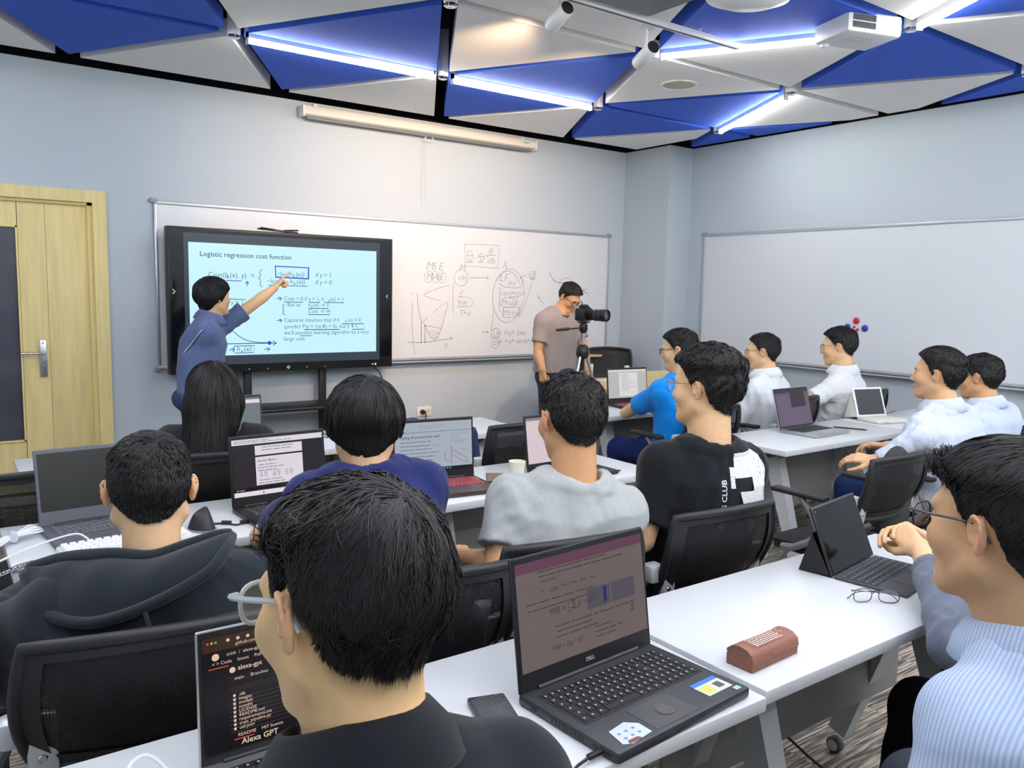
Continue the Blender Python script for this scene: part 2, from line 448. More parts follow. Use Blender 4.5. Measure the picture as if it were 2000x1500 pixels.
# ------------------------------------------------------------------ projectors
def projector(label, loc, rz, w, d, h, detailed=True):
    o = thing('projector', label, 'projector', loc, rz)
    mw = mat('projector white', (222, 226, 228), .42)
    MB().box((0, 0, 0), (w, d, h), bev=.022).build('case', mw, o)
    g = MB()
    for i in range(18):
        for j in range(2):
            g.box((-w/2+.03+i*(w*.42/18)+(j*0), -d/2-.0005, .018-j*.036+.0), (.005, .004, .03))
    g.build('vent_grille', mat('dark slot', (70, 74, 78), .8), o)
    g = MB()
    g.box((w/2+.0005, -.02, 0), (.004, d*.7, h*.6)); g.build('port_panel', mat('port grey', (150, 156, 162), .5), o)
    g = MB()
    for i in range(6): g.box((w/2+.003, -d*.3+i*.03, .012*(1 if i % 2 else -1)), (.004, .014, .010))
    g.build('port', M_BLACK, o)
    g = MB()
    for i in range(9): g.box((-.08+(i % 5)*.03, -.06+(i//5)*.05, -h/2-.0003), (.012, .006, .001))
    g.build('panel_mark', mat('mark grey', (168, 172, 176), .6), o)
    MB().lathe([(0, 0), (.022, 0), (.022, -.012), (.018, -.016), (0, -.016)], 16, off=(-w*.36, d*.36, -h/2)).build('foot', M_WHITE, o)
    MB().lathe([(0, .012), (.034, .012), (.04, -.01)], 24, M=rotm(-PI/2), off=(-w*.12, d/2+.002, 0)).build('lens', M_BLACK, o)
    g = MB(); g.cyl((0, 0, h/2), (0, 0, .40), .02); g.box((0, 0, h/2+.012), (.16, .16, .02)); g.build('mount', M_WHITE, o)
    g = MB(); g.tube(bez([(w/2, -.02, .0), (w/2+.04, -.03, .0), (w/2+.06, 0, .07), (w/2+.01, .03, .2), (w/2-.02, .06, .36)], 6), .007, 7)
    g.build('cable', M_BLACK, o)
projector('white ceiling projector with vent slots and a dark cable, at upper right', (4.02, -3.70, 2.885), math.radians(-18), .34, .27, .11)
o = thing('access_unit', 'white rounded ceiling unit cut off by the top edge', 'projector', (3.16, -3.68, 2.90), math.radians(-35))
m = MB()
m.lathe([(0, -.075), (.10, -.070), (.17, -.045), (.205, 0), (.20, .03), (.15, .05), (0, .06)], 36, M=np.diag((1.1, .8, 1)))
m.build('case', M_WHITE, o, True); MB().cyl((0, 0, .05), (0, 0, .36), .03).build('mount', M_WHITE, o)
MB().box((-.02, -.09, -.0655), (.09, .02, .004), rotm(.1)).build('slot', M_ALU, o)

# ------------------------------------------------------------------ rolled-up projection screen
ps = thing('projection_screen', 'cream rolled-up projection screen case high on the front wall', 'screen', (3.53, -.075, 2.835))
m = MB(); prof = [(-.045, .035), (.03, .042), (.045, .02), (.045, -.02), (.02, -.035), (-.03, -.03), (-.045, 0)]
m.prism(prof, -1.11, 1.11, np.array(((0, 0, 1.), (-1., 0, 0), (0, 1., 0)))); m.build('case', mat('cream metal', (232, 226, 214), .4), ps)
for sx in (-1, 1): MB().box((sx*1.118, 0, .002), (.014, .10, .085), bev=.004).build('end_cap', M_WHITE, ps)
MB().box((0, -.01, -.045), (2.16, .018, .02), bev=.004).build('bottom_bar', mat('screen bar', (120, 122, 126), .5), ps)
m = MB(); m.tube([(-.03, -.01, -.055), (-.045, -.01, -.075), (-.02, -.01, -.085), (.02, -.01, -.085), (.045, -.01, -.075), (.03, -.01, -.055)], .0045, 6); m.build('pull_handle', M_WHITE, ps)
m = MB(); m.tube([(-.03, .045, -.08), (-.03, .06, -.62)], .0014, 5); m.tube([(.0, .045, -.08), (.005, .06, -.60)], .0014, 5); m.build('cord', mat('cord white', (205, 200, 194), .7), ps)
for sx in (-1, 1): MB().box((sx*1.0, .045, .055), (.03, .06, .03)).build('bracket', M_WHITE, ps)
MB().box((1.0, -.0455, .012), (.06, .001, .016)).build('sticker', mat('pale blue sticker', (150, 190, 205), .5), ps)

# ------------------------------------------------------------------ door
dr = struct(thing('door_1', 'light wood double door with a tall dark glass pane', 'door', (0, 0, 0)))
del dr['category']
fr = MB()
for x0, x1 in ((.945, 1.03), (-.335, -.25)):
    fr.box(((x0+x1)/2, .045, 1.055), (x1-x0, .15, 2.11)); 
fr.box((.3475, .045, 2.07), (1.195, .15, .08))
for x0 in (.93, -.235): fr.box((x0, .05, 1.03), (.03, .10, 2.06))
fr.box((.3475, .05, 2.02), (1.195, .10, .02)); fr.build('door_frame', M_WOOD, dr)
MB().box((.7975, .045, 1.04), (.265, .04, 1.95), bev=.003).build('door_leaf', M_WOOD, dr)
lf = MB()
lf.box((.585, .045, 1.04), (.165-.008, .04, 1.95)); lf.box((-.165, .045, 1.04), (.13, .04, 1.95))
lf.box((.20, .045, 1.93), (.605, .04, .17)); lf.box((.20, .045, .245), (.605, .04, .36)); leaf = lf.build('door_leaf', M_WOOD, dr)
MB().box((.20, .045, 1.135), (.61, .012, 1.43)).build('pane', mat('smoked glass', (74, 76, 86), .12, spec=.6, noise=(1.5, .25, (1, 1, 1.6))), leaf)
bd = MB()
for xx in (-.098, .498): bd.box((xx, .022, 1.135), (.012, .012, 1.44))
for zz in (.423, 1.847): bd.box((.20, .022, zz), (.605, .012, .012))
bd.build('glazing_bead', M_WOOD, leaf)
hd = MB(); hd.box((.622, .018, .975), (.042, .012, .25), bev=.003); pl = hd.build('handle_plate', M_SILVER, leaf)
h2 = MB(); h2.cyl((.622, .012, 1.015), (.622, -.045, 1.015), .010); h2.tube([(.63, -.045, 1.015), (.50, -.045, 1.015), (.49, -.043, 1.013)], .0095, 10)
h2.build('lever', M_CHROME, leaf)
MB().cyl((.622, .012, .93), (.622, .008, .93), .012).cyl((.622, .012, 1.08), (.622, .008, 1.08), .005).build('keyhole', M_CHROME, leaf)
MB().box((.3475, -.0, .02), (1.36, .10, .04)).build('threshold', mat('pale stone', (216, 214, 208), .5), dr)
MB().box((.3475, .06, .052), (1.17, .03, .02)).build('gap_shade', mat('dark brown', (46, 24, 22), .8), dr)  # dark strip standing in for the shaded gap under the door
# dark corridor side behind the door glass
struct(MB().box((.35, .35, 1.1), (1.6, .05, 2.4)).build('wall_corridor', mat('corridor wall', (120, 120, 126), .8)))

# ------------------------------------------------------------------ whiteboards
def board(name, label, x0, x1, z0, z1, loc, rz):
    o = thing(name, label, 'whiteboard', loc, rz)
    MB().box(((x0+x1)/2, -.010, (z0+z1)/2), (x1-x0-.02, .016, z1-z0-.02)).build('writing_surface', M_BOARD, o)
    for nm, c, s_ in (('frame_rail', ((x0+x1)/2, -.014, z1-.011), (x1-x0, .026, .024)), ('frame_rail', ((x0+x1)/2, -.014, z0+.011), (x1-x0, .026, .024)),
                      ('frame_rail', (x0+.011, -.0135, (z0+z1)/2), (.022, .0255, z1-z0-.046)), ('frame_rail', (x1-.011, -.0135, (z0+z1)/2), (.022, .0255, z1-z0-.046))):
        MB().box(c, s_, bev=.004).build(nm, M_ALU, o)
    for xx in (x0, x1):
        for zz in (z0, z1): MB().box((xx, -.016, zz), (.05, .032, .034), bev=.01).build('corner_cap', mat('cap grey', (150, 154, 160), .5), o)
    MB().box(((x0+x1)/2, -.045, z0-.012), (x1-x0-.1, .07, .012), bev=.003).build('pen_tray', M_ALU, o)
    return o
b1 = board('whiteboard', 'long whiteboard with faint handwritten formulas behind the display', 1.337, 5.683, .878, 2.078, (0, 0, 0), 0)
b2 = board('whiteboard', 'blank whiteboard on the right wall with coloured magnets', -1.3, 3.3, .905, 2.085, (XR, -2.13, 0), -PI/2)
tag(MB().box((5.45, -.06, .865), (.60, .11, .022), bev=.002).build('wooden_ledge', M_WOOD2), 'narrow light wood ledge at the right end of the handwritten whiteboard', 'ledge')
tag(MB().box((XR-.06, -1.10, .885), (.11, .62, .022), bev=.002).build('wooden_ledge', M_WOOD2), 'narrow light wood ledge below the left end of the blank whiteboard', 'ledge')
# magnets on the right board
def magnet(y, z, r, col, label):
    mname = 'magnet '+col
    MB_ = MB().lathe([(0, .012), (r*.8, .011), (r, .006), (r, 0)], 20, M=rotm(0, -PI/2, 0))
    o = MB_.build('magnet', mat(mname, {'red': (196, 44, 58), 'blue': (44, 62, 176)}[col], .3), None, 40, (XR-.0185, y, z)); tag(o, label, 'magnet', 'magnets on the blank whiteboard')
magnet(-2.49, 1.316, .028, 'red', 'red magnet at the top of the magnet cluster')
magnet(-2.485, 1.196, .028, 'red', 'red magnet at the bottom of the magnet cluster')
magnet(-2.415, 1.262, .027, 'blue', 'dark blue magnet at the left of the magnet cluster')
magnet(-2.57, 1.258, .028, 'blue', 'blue magnet at the right of the magnet cluster')
magnet(-2.475, 1.264, .011, 'red', 'tiny red magnet at the upper left inside the cluster')
magnet(-2.505, 1.243, .013, 'red', 'tiny red magnet at the lower right inside the cluster')

# handwriting on the long board
W = Sheet(); ink = M_INK; lw = .005
def hw(t, x, z, s_, rot=0.0): W.text(t, x, z, s_, ink, .25, -.022, rot)
for i_, (t1, t2) in enumerate(zip('MSE', 'MAE')):
    hw(t1, 3.545+.062*i_, 1.668, .095); hw(t2, 3.548+.066*i_, 1.578, .088); W.oval(3.575+.068*i_, 1.605, .040, .050, .0025, ink)
def theta(x, z, r): W.oval(x, z, r*.62, r, .0035, ink); W.line([(x-r*.7, z), (x+r*.75, z+.004)], .0035, ink)
hw('M', 3.885, 1.665, .085); hw('obj', 3.875, 1.585, .075); W.oval(3.912, 1.605, .075, .075, .003, ink)
W.line(bez([(3.955, 1.71), (3.945, 1.88), (3.97, 1.905), (4.28, 1.91), (4.315, 1.88), (4.305, 1.73), (4.28, 1.705), (3.98, 1.712)]), .003, ink)
theta(4.0, 1.805, .045); hw('j', 4.035, 1.76, .06); hw(':=', 4.06, 1.785, .06); theta(4.13, 1.80, .036); hw('\u2212', 4.165, 1.785, .06)
hw('dJ', 4.19, 1.835, .075); W.line([(4.175, 1.815), (4.28, 1.82)], .004, ink); hw('d', 4.185, 1.745, .07); theta(4.25, 1.768, .026)
W.line([(3.965, 1.745), (4.03, 1.75)], lw, ink); W.line([(4.09, 1.75), (4.14, 1.753)], lw, ink)
hw('\u03bb', 4.355, 1.70, .10)
W.line([(4.003, 1.606), (4.205, 1.613)], .004, ink); W.line([(4.185, 1.628), (4.207, 1.613), (4.187, 1.60)], .004, ink)
W.oval(4.42, 1.44, .165, .24, .004, ink, .6, 6.0); W.oval(4.45, 1.465, .17, .235, .003, ink, -1.0, 2.6)
hw('LF', 4.325, 1.585, .10); hw('khin', 4.42, 1.55, .06); W.line(bez([(4.32, 1.57), (4.39, 1.535), (4.55, 1.53), (4.60, 1.58), (4.57, 1.64)]), .004, ink)
hw('optimizer', 4.345, 1.455, .072); W.line([(4.44, 1.44), (4.56, 1.445)], .004, ink); W.line([(4.335, 1.53), (4.335, 1.30)], .004, ink)
hw('Model', 4.355, 1.365, .072); W.oval(4.435, 1.39, .095, .045, .003, ink)
hw('Metris', 4.38, 1.27, .072); W.line(bez([(4.375, 1.34), (4.54, 1.345), (4.575, 1.30), (4.53, 1.255), (4.375, 1.25)]), .003, ink); W.line([(4.372, 1.255), (4.38, 1.335)], .006, ink)
hw('LR', 4.66, 1.635, .085); W.line([(4.675, 1.622), (4.745, 1.628)], lw, ink); W.line([(4.685, 1.61), (4.745, 1.615)], lw, ink)
W.line([(4.635, 1.65), (4.56, 1.62)], .004, ink); W.line(bez([(4.715, 1.60), (4.66, 1.45), (4.60, 1.30), (4.56, 1.25)]), .003, ink)
W.line(bez([(4.917, 1.686), (4.95, 1.63), (5.0, 1.595), (5.08, 1.59), (5.2, 1.60), (5.25, 1.59), (5.30, 1.54), (5.409, 1.487)]), .006, ink)
W.oval(5.13, 1.57, .09, .065, .003, ink, .1, 3.4); W.line([(5.36, 1.54), (5.33, 1.51), (5.405, 1.535)], .005, ink)
W.line(bez([(4.78, 1.47), (4.80, 1.43), (4.85, 1.385)]), .004, ink); W.disc(4.795, 1.437, .007, ink)
hw('\u03c1', 3.89, 1.46, .07); W.line([(3.885, 1.435), (3.925, 1.437)], .004, ink); hw('bias', 3.875, 1.365, .07); W.line([(3.88, 1.345), (3.98, 1.35)], .004, ink)
W.oval(3.95, 1.385, .09, .05, .003, ink, -1.2, 1.8); hw('Thai', 3.89, 1.265, .075)
W.line(bez([(3.83, 1.56), (3.825, 1.45), (3.832, 1.28)]), .003, ink)
W.line(bez([(3.416, 1.38), (3.415, 1.2), (3.43, 1.0), (3.446, .931)]), .003, ink); W.line(bez([(3.377, 1.045), (3.39, 1.035), (3.55, 1.033), (3.80, 1.06), (3.83, 1.06)]), .004, ink)
W.line([(3.805, 1.075), (3.83, 1.06), (3.81, 1.045)], .004, ink)
W.line(bez([(3.466, 1.458), (3.47, 1.36), (3.50, 1.24), (3.545, 1.18), (3.58, 1.11), (3.635, 1.055), (3.68, 1.09), (3.73, 1.22), (3.774, 1.379)]), .0035, ink)
W.line([(3.545, 1.18), (3.705, 1.155), (3.58, 1.12), (3.69, 1.11), (3.61, 1.085), (3.67, 1.075), (3.63, 1.06)], .0035, ink)
W.line([(3.505, 1.22), (3.507, 1.035)], .005, ink); W.line([(3.543, 1.18), (3.543, 1.033)], .005, ink)
for q in ((3.543, 1.18), (3.543, 1.033), (3.507, 1.035)): W.disc(q[0], q[1], .007, ink)
W.line(bez([(3.79, 1.53), (3.72, 1.52), (3.60, 1.48), (3.53, 1.445), (3.60, 1.42), (3.70, 1.395)]), .003, ink)
W.line([(3.62, 1.29), (3.70, 1.35), (3.77, 1.39)], .0025, ink); hw('r', 3.40, 1.44, .06); hw(':', 3.43, 1.52, .06); hw('p', 3.745, .99, .07); W.line([(3.535, 1.22), (3.57, 1.25)], .003, ink)
hw('high bias', 4.39, 1.083, .075); hw('\u2014high variance', 4.33, 1.005, .068); hw('UF', 4.26, 1.075, .07); hw('OF', 4.265, .99, .07)
W.oval(4.297, 1.10, .05, .047, .004, ink); W.oval(4.297, 1.015, .045, .055, .003, ink)
W.line([(4.14, 1.117), (4.215, 1.117)], .004, ink); W.line([(4.197, 1.13), (4.215, 1.117), (4.197, 1.105)], .004, ink)
W.line(bez([(4.27, 1.36), (4.255, 1.2), (4.245, 1.14), (4.27, 1.13)]), .003, ink)
W.build('handwriting', b1, (0, -.0185, 0))

# ------------------------------------------------------------------ wall socket, big display on its stand
so = thing('wall_socket', 'cream double wall socket with a black plug in it', 'socket', (3.55, -.006, .415))
MB().box((0, 0, 0), (.145, .012, .085), bev=.004).build('plate', mat('cream socket', (236, 232, 214), .4), so)
MB().box((.035, -.0065, 0), (.045, .002, .045)).build('outlet', mat('socket face', (222, 216, 196), .5), so)
for q in ((.027, .006), (.043, .006), (.035, -.01)): MB().box((q[0], -.0078, q[1]), (.004, .001, .008)).build('slot', M_BLACK, so)
m = MB(); m.cyl((-.025, -.005, .0), (-.025, -.04, .0), .022, .018); m.tube(bez([(-.025, -.04, 0), (-.02, -.06, -.01), (-.02, -.055, -.06), (-.05, -.03, -.16), (-.12, -.02, -.36)], 6), .005, 7)
tag(m.build('plug_cable', M_BLACK, None, 40, (3.55, -.012, .415)), 'black power plug with cable in the cream wall socket', 'cable')

tv = thing('interactive_display', 'large black interactive display showing a lecture slide', 'display', (1.38, -.2, .85))
TW, TH = 1.752, 1.048
MB().box((TW/2, .045, TH/2), (TW, .085, TH), bev=.006).build('housing', M_BLACK, tv)
scr = MB().box((TW/2, -.0005, .56), (TW-.03, .004, .94)).build('screen', mat('panel glass', (10, 13, 18), .12, spec=.5), tv)
S = Sheet()
c_grey = emis('slide margin', (62, 74, 88), .8); c_wh = emis('slide white', (196, 238, 252), 1.05); c_tx = emis('slide ink', (92, 132, 150), .8); c_ti = emis('slide title', (20, 58, 76), .8)
c_bl = emis('pen blue', (36, 92, 214), .9); c_nv = emis('pen navy', (38, 88, 138), .8); c_gr = emis('green led', (120, 240, 160), 1.2); c_ic = emis('icon white', (215, 225, 235), 1.0)
S.rect(.108, .063, 1.525, .945, c_grey); S.rect(.14, .13, 1.462, .812, c_wh)
S.text('Logistic regression cost function', .216, .846, .0515, c_ti, 0, .004)
S.text('Cost(h', .272, .70, .052, c_tx); S.text('\u03b8', .40, .688, .034, c_tx); S.text('(x), y)  =', .423, .70, .052, c_tx, .1)
S.line(bez([(.665, .765), (.648, .75), (.652, .715), (.638, .70), (.652, .685), (.648, .65), (.665, .635)]), .005, c_tx)
S.text('\u2212log(h', .775, .722, .048, c_tx); S.text('\u03b8', .90, .712, .03, c_tx); S.text('(x))', .923, .722, .048, c_tx, .1)
S.text('if y = 1', 1.08, .722, .048, c_tx, .1); S.text('if y = 0', 1.08, .665, .048, c_tx, .1)
S.text('\u2212log(1 \u2212 h', .70, .665, .048, c_tx); S.text('\u03b8', .905, .655, .03, c_tx); S.text('(x))', .928, .665, .048, c_tx, .1)
S.line([(.765, .80), (.768, .712)], .008, c_bl); S.line([(.762, .793), (1.03, .79)], .008, c_bl); S.line([(1.027, .795), (1.025, .708)], .011, c_bl); S.line([(.765, .712), (1.03, .706)], .010, c_bl)
S.line([(.40, .678), (.512, .676)], .006, c_bl); S.line([(.71, .650), (1.02, .648)], .005, c_nv); S.line([(.55, .64), (.553, .672)], .006, c_nv); S.line([(.54, .66), (.553, .674), (.565, .658)], .006, c_nv)
def arr(x, z, m_, s_=1): S.line(bez([(x, z), (x+.02, z+.006), (x+.035, z)], 4), .006, m_); S.line([(x+.02, z+.016), (x+.037, z), (x+.02, z-.012)], .006, m_)
arr(.775, .548, c_nv); arr(.775, .383, c_nv)
S.text('Cost = 0 if y = 1, h', .829, .538, .042, c_tx); S.text('\u03b8', 1.182, .53, .026, c_tx); S.text('(x) = 1', 1.2, .538, .042, c_tx, .1)
for a, b, z in ((.829, .98, .525), (1.03, 1.12, .525), (1.15, 1.32, .525), (1.02, 1.19, .478), (1.02, 1.2, .43)): S.line([(a, z), (b, z)], .0055, c_nv)
S.text('But as', .855, .492, .042, c_tx); S.text('h', 1.02, .492, .042, c_tx, .2); S.text('\u03b8', 1.043, .484, .026, c_tx); S.text('(x) \u2192 0', 1.06, .492, .042, c_tx, .1); S.text('Cost \u2192 \u221e', 1.018, .443, .042, c_tx, .2)
S.line([(.838, .505), (.822, .505), (.824, .43), (.84, .428)], .0055, c_nv)
S.text('Captures intuition that if h', .828, .374, .042, c_tx); S.text('\u03b8', 1.325, .366, .026, c_tx); S.text('(x) = 0,', 1.345, .374, .042, c_tx, .1)
S.text('(predict P(y = 1|x;\u03b8) = 0), but y = 1,', .827, .325, .042, c_tx); S.text('we\u2019ll penalize learning algorithm by a very', .827, .278, .042, c_tx); S.text('large cost.', .826, .231, .042, c_tx)
S.line([(.99, .314), (1.28, .312)], .006, c_nv); S.line([(1.30, .357), (1.49, .357), (1.49, .312), (1.395, .312), (1.395, .353)], .006, c_nv); S.line([(.95, .266), (1.05, .266)], .005, c_nv)
S.line([(.24, .216), (.767, .214)], .006, c_nv); S.line([(.74, .232), (.769, .214), (.74, .196)], .006, c_ti); S.disc(.714, .216, .015, c_bl)
S.line(bez([(.30, .60), (.335, .46), (.411, .344), (.505, .257), (.60, .225), (.71, .217)]), .005, c_nv)
S.text('h', .465, .158, .052, c_tx, .2); S.text('\u03b8', .497, .147, .03, c_tx); S.text('(x)', .518, .158, .052, c_tx, .1); S.line([(.45, .197), (.60, .197), (.594, .146), (.45, .146)], .005, c_nv, True)
arr(.415, .168, c_bl); arr(.675, .166, c_bl); S.text('1', .705, .158, .04, c_tx); S.line([(.38, .545), (.54, .54)], .005, c_nv); S.text('If y = 1', .395, .505, .045, c_tx)
S.line([(.028, .607), (.045, .591), (.028, .575)], .006, c_ic); S.line([(1.705, .592), (1.692, .579), (1.705, .566)], .006, c_ic)
S.build('slide', tv, (0, -.0025, 0))
S = Sheet(); S.poly([(.862, .04), (.876, .026), (.862, .012), (.848, .026)], c_gr); S.disc(.862, .026, .006, M_BLACK)
for xx in (.25, .56, .70, 1.01, 1.16): S.disc(xx, .022, .0035, c_ic)
S.poly([(1.585, .026), (1.605, .038), (1.605, .014)], c_ic); S.disc(1.572, .026, .006, c_ic); S.build('front_mark', tv, (0, .0022, 0))
MB().box((.02, -.004, .60), (.012, .01, .16), bev=.003).build('side_clip', M_BLACK, tv)
m = MB(); m.box((.80, .03, TH+.012), (.30, .05, .012), rotm(0, .05, 0), bev=.003); m.build('pen_holder', mat('pen holder', (60, 62, 66), .4), tv)
m = MB(); m.cyl((.66, .0, TH+.025), (.80, .015, TH+.012), .007, n=8); m.cyl((.84, .01, TH+.014), (.95, .005, TH+.022), .006, n=8)
tag(m.build('stylus', M_BLACK, None, 40, (1.38, -.2, .85)), 'dark stylus pens lying on top of the display', 'pen')
st = thing('display_stand', 'black wheeled stand with a shelf under the display', 'stand', (2.256, -.1, 0))
for sx in (-1, 1): MB().box((sx*.30, 0, .62), (.055, .04, 1.08), bev=.004).build('post', M_BLACK, st)
MB().box((0, -.14, .575), (.98, .36, .028), bev=.012).build('shelf', M_BLACK, st)
for sx in (-1, 1):
    MB().box((sx*.36, -.10, .085), (.06, .62, .05), bev=.01).build('foot_bar', M_BLACK, st)
    for yy in (-.36, .04):
        MB().cyl((sx*.36-.015, yy, .03), (sx*.36+.015, yy, .03), .03, n=16).build('caster', M_BLACK, st)
MB().box((0, .0, .2), (.6, .03, .08)).build('cross_bar', M_BLACK, st)
m = MB(); m.tube(bez([(2.98, -.16, .85), (3.05, -.15, .78), (3.12, -.12, .62), (3.2, -.05, .46)], 6), .005, 7)
tag(m.build('display_cable', M_BLACK), 'thin black cable hanging from the underside of the display', 'cable')
# ================================================================== tables
TZ = 0.70
M_TOP = mat('white laminate', (214, 219, 220), 0.32, spec=0.45)
M_TGREY = mat('table grey paint', (140, 142, 142), 0.5, metal=.15)
M_TPANEL = mat('modesty panel grey', (150, 151, 149), 0.6)
M_LEGW = mat('pale leg paint', (196, 200, 202), 0.4)
def make_table(Ln=1.25, D=.5):
    t = thing('training_table', '', 'table', (0, 0, 0), 0, 'white training tables in rows')
    MB().box((0, 0, TZ-.015), (Ln, D, .030), bev=.0025).build('table_top', M_TOP, t)
    MB().box((0, .02, TZ-.06), (Ln-.24, .05, .05)).build('beam', M_TGREY, t)
    MB().box((0, .10, TZ-.245), (Ln-.16, .014, .42), bev=.004).build('modesty_panel', M_TPANEL, t)
    for sx in (-1, 1):
        x = sx*(Ln/2-.22)
        m = MB(); m.prism([(-.20, TZ-.032), (.20, TZ-.032), (.10, TZ-.10), (-.04, TZ-.11)], -.02, .02, np.array(((0, 0, 1.), (1., 0, 0), (0, 1., 0))), (x, 0, 0))
        m.build('leg_bracket', M_TGREY, t)
        for sy in (-1, 1):
            a = np.array((x, sy*.03, TZ-.09)); b = np.array((x, sy*.195, .085))
            m = MB(); d = (b-a)/np.linalg.norm(b-a); n_ = np.array((0, -d[2], d[1]))
            V = []
            for p, hw_, ht in ((a, .034, .042), (b, .026, .030)):
                for e, f_ in ((-1, -1), (1, -1), (1, 1), (-1, 1)): V.append(p+np.array((e*hw_, 0, 0))+n_*f_*ht)
            m.add(V, [(0, 1, 2, 3), (7, 6, 5, 4), (0, 4, 5, 1), (1, 5, 6, 2), (2, 6, 7, 3), (3, 7, 4, 0)])
            lg = m.build('leg', M_LEGW, t, False)
            c = MB(); c.lathe([(0, .016), (.022, .016), (.027, .010), (.027, -.010), (.022, -.016), (0, -.016)], 18, M=rotm(0, PI/2, 0), off=(x, sy*.21, .028))
            cs = c.build('caster', mat('caster rubber', (70, 72, 74), .6), lg)
            MB().lathe([(0, -.0175), (.017, -.0175), (.019, -.016), (.019, .016), (.017, .0175), (0, .0175)], 16, M=rotm(0, PI/2, 0), off=(x, sy*.21, .028)).build('hub', M_LEGW, lg)
    return t
TABLES = [  # x0, y centre, rot, label
    (.075, -5.065, 0, 'white table in the nearest row under the black laptop'),
    (1.345, -5.050, 0, 'white table in the nearest row holding the brown glasses case'),
    (.155, -3.485, 0, 'white table in the second row with the white keyboard'),
    (1.412, -3.485, 0, 'white table in the second row with the paper cup'),
    (3.58, -3.47, 1.0, 'white table at the right of the aisle with the silver laptop'),
    (4.85, -3.45, 1.0, 'white table by the right wall with the white tablet'),
    (.28, -2.33, 0, 'white front-row table nearest the wooden door'),
    (1.56, -2.28, 0, 'white front-row table under the navy jacket'),
    (3.50, -2.16, 0, 'white front-row table in front of the man in bright blue'),
    (4.77, -2.16, 0, 'white front-row table in front of the men in white shirts')]
tab0 = None
for x0, yc, rz, lb in TABLES:
    if tab0 is None:
        tab0 = make_table(); tab0.location = (x0+.625, yc, 0); tab0['label'] = lb
    else: copy_tree(tab0, (x0+.625, yc, 0), math.radians(rz), lb)

# ================================================================== chairs
M_CBLK = mat('chair black plastic', (26, 27, 29), .5)
M_CFAB = mat('chair black fabric', (24, 24, 27), .9, bump=(500, .4, .002))
def mesh_mat():
    m = bpy.data.materials.new('black chair mesh'); m.use_nodes = True; N, L = m.node_tree.nodes, m.node_tree.links
    b = N['Principled BSDF']; b.inputs['Base Color'].default_value = (*lin((17, 18, 21)), 1); b.inputs['Roughness'].default_value = .7
    tc = N.new('ShaderNodeTexCoord'); mp = N.new('ShaderNodeMapping'); mp.inputs['Scale'].default_value = (260, 0, 260); mp.inputs['Rotation'].default_value = (0, PI/4, 0)
    L.new(tc.outputs['Object'], mp.inputs[0]); ck = N.new('ShaderNodeTexChecker'); ck.inputs['Scale'].default_value = 1.0
    ck.inputs[1].default_value = (1, 1, 1, 1); ck.inputs[2].default_value = (.80, .80, .80, 1)
    L.new(mp.outputs[0], ck.inputs[0]); L.new(ck.outputs[0], b.inputs['Alpha']); return m
M_CMESH = mesh_mat()
M_BRK = mat('bracket silver', (200, 204, 208), .35, metal=.25)
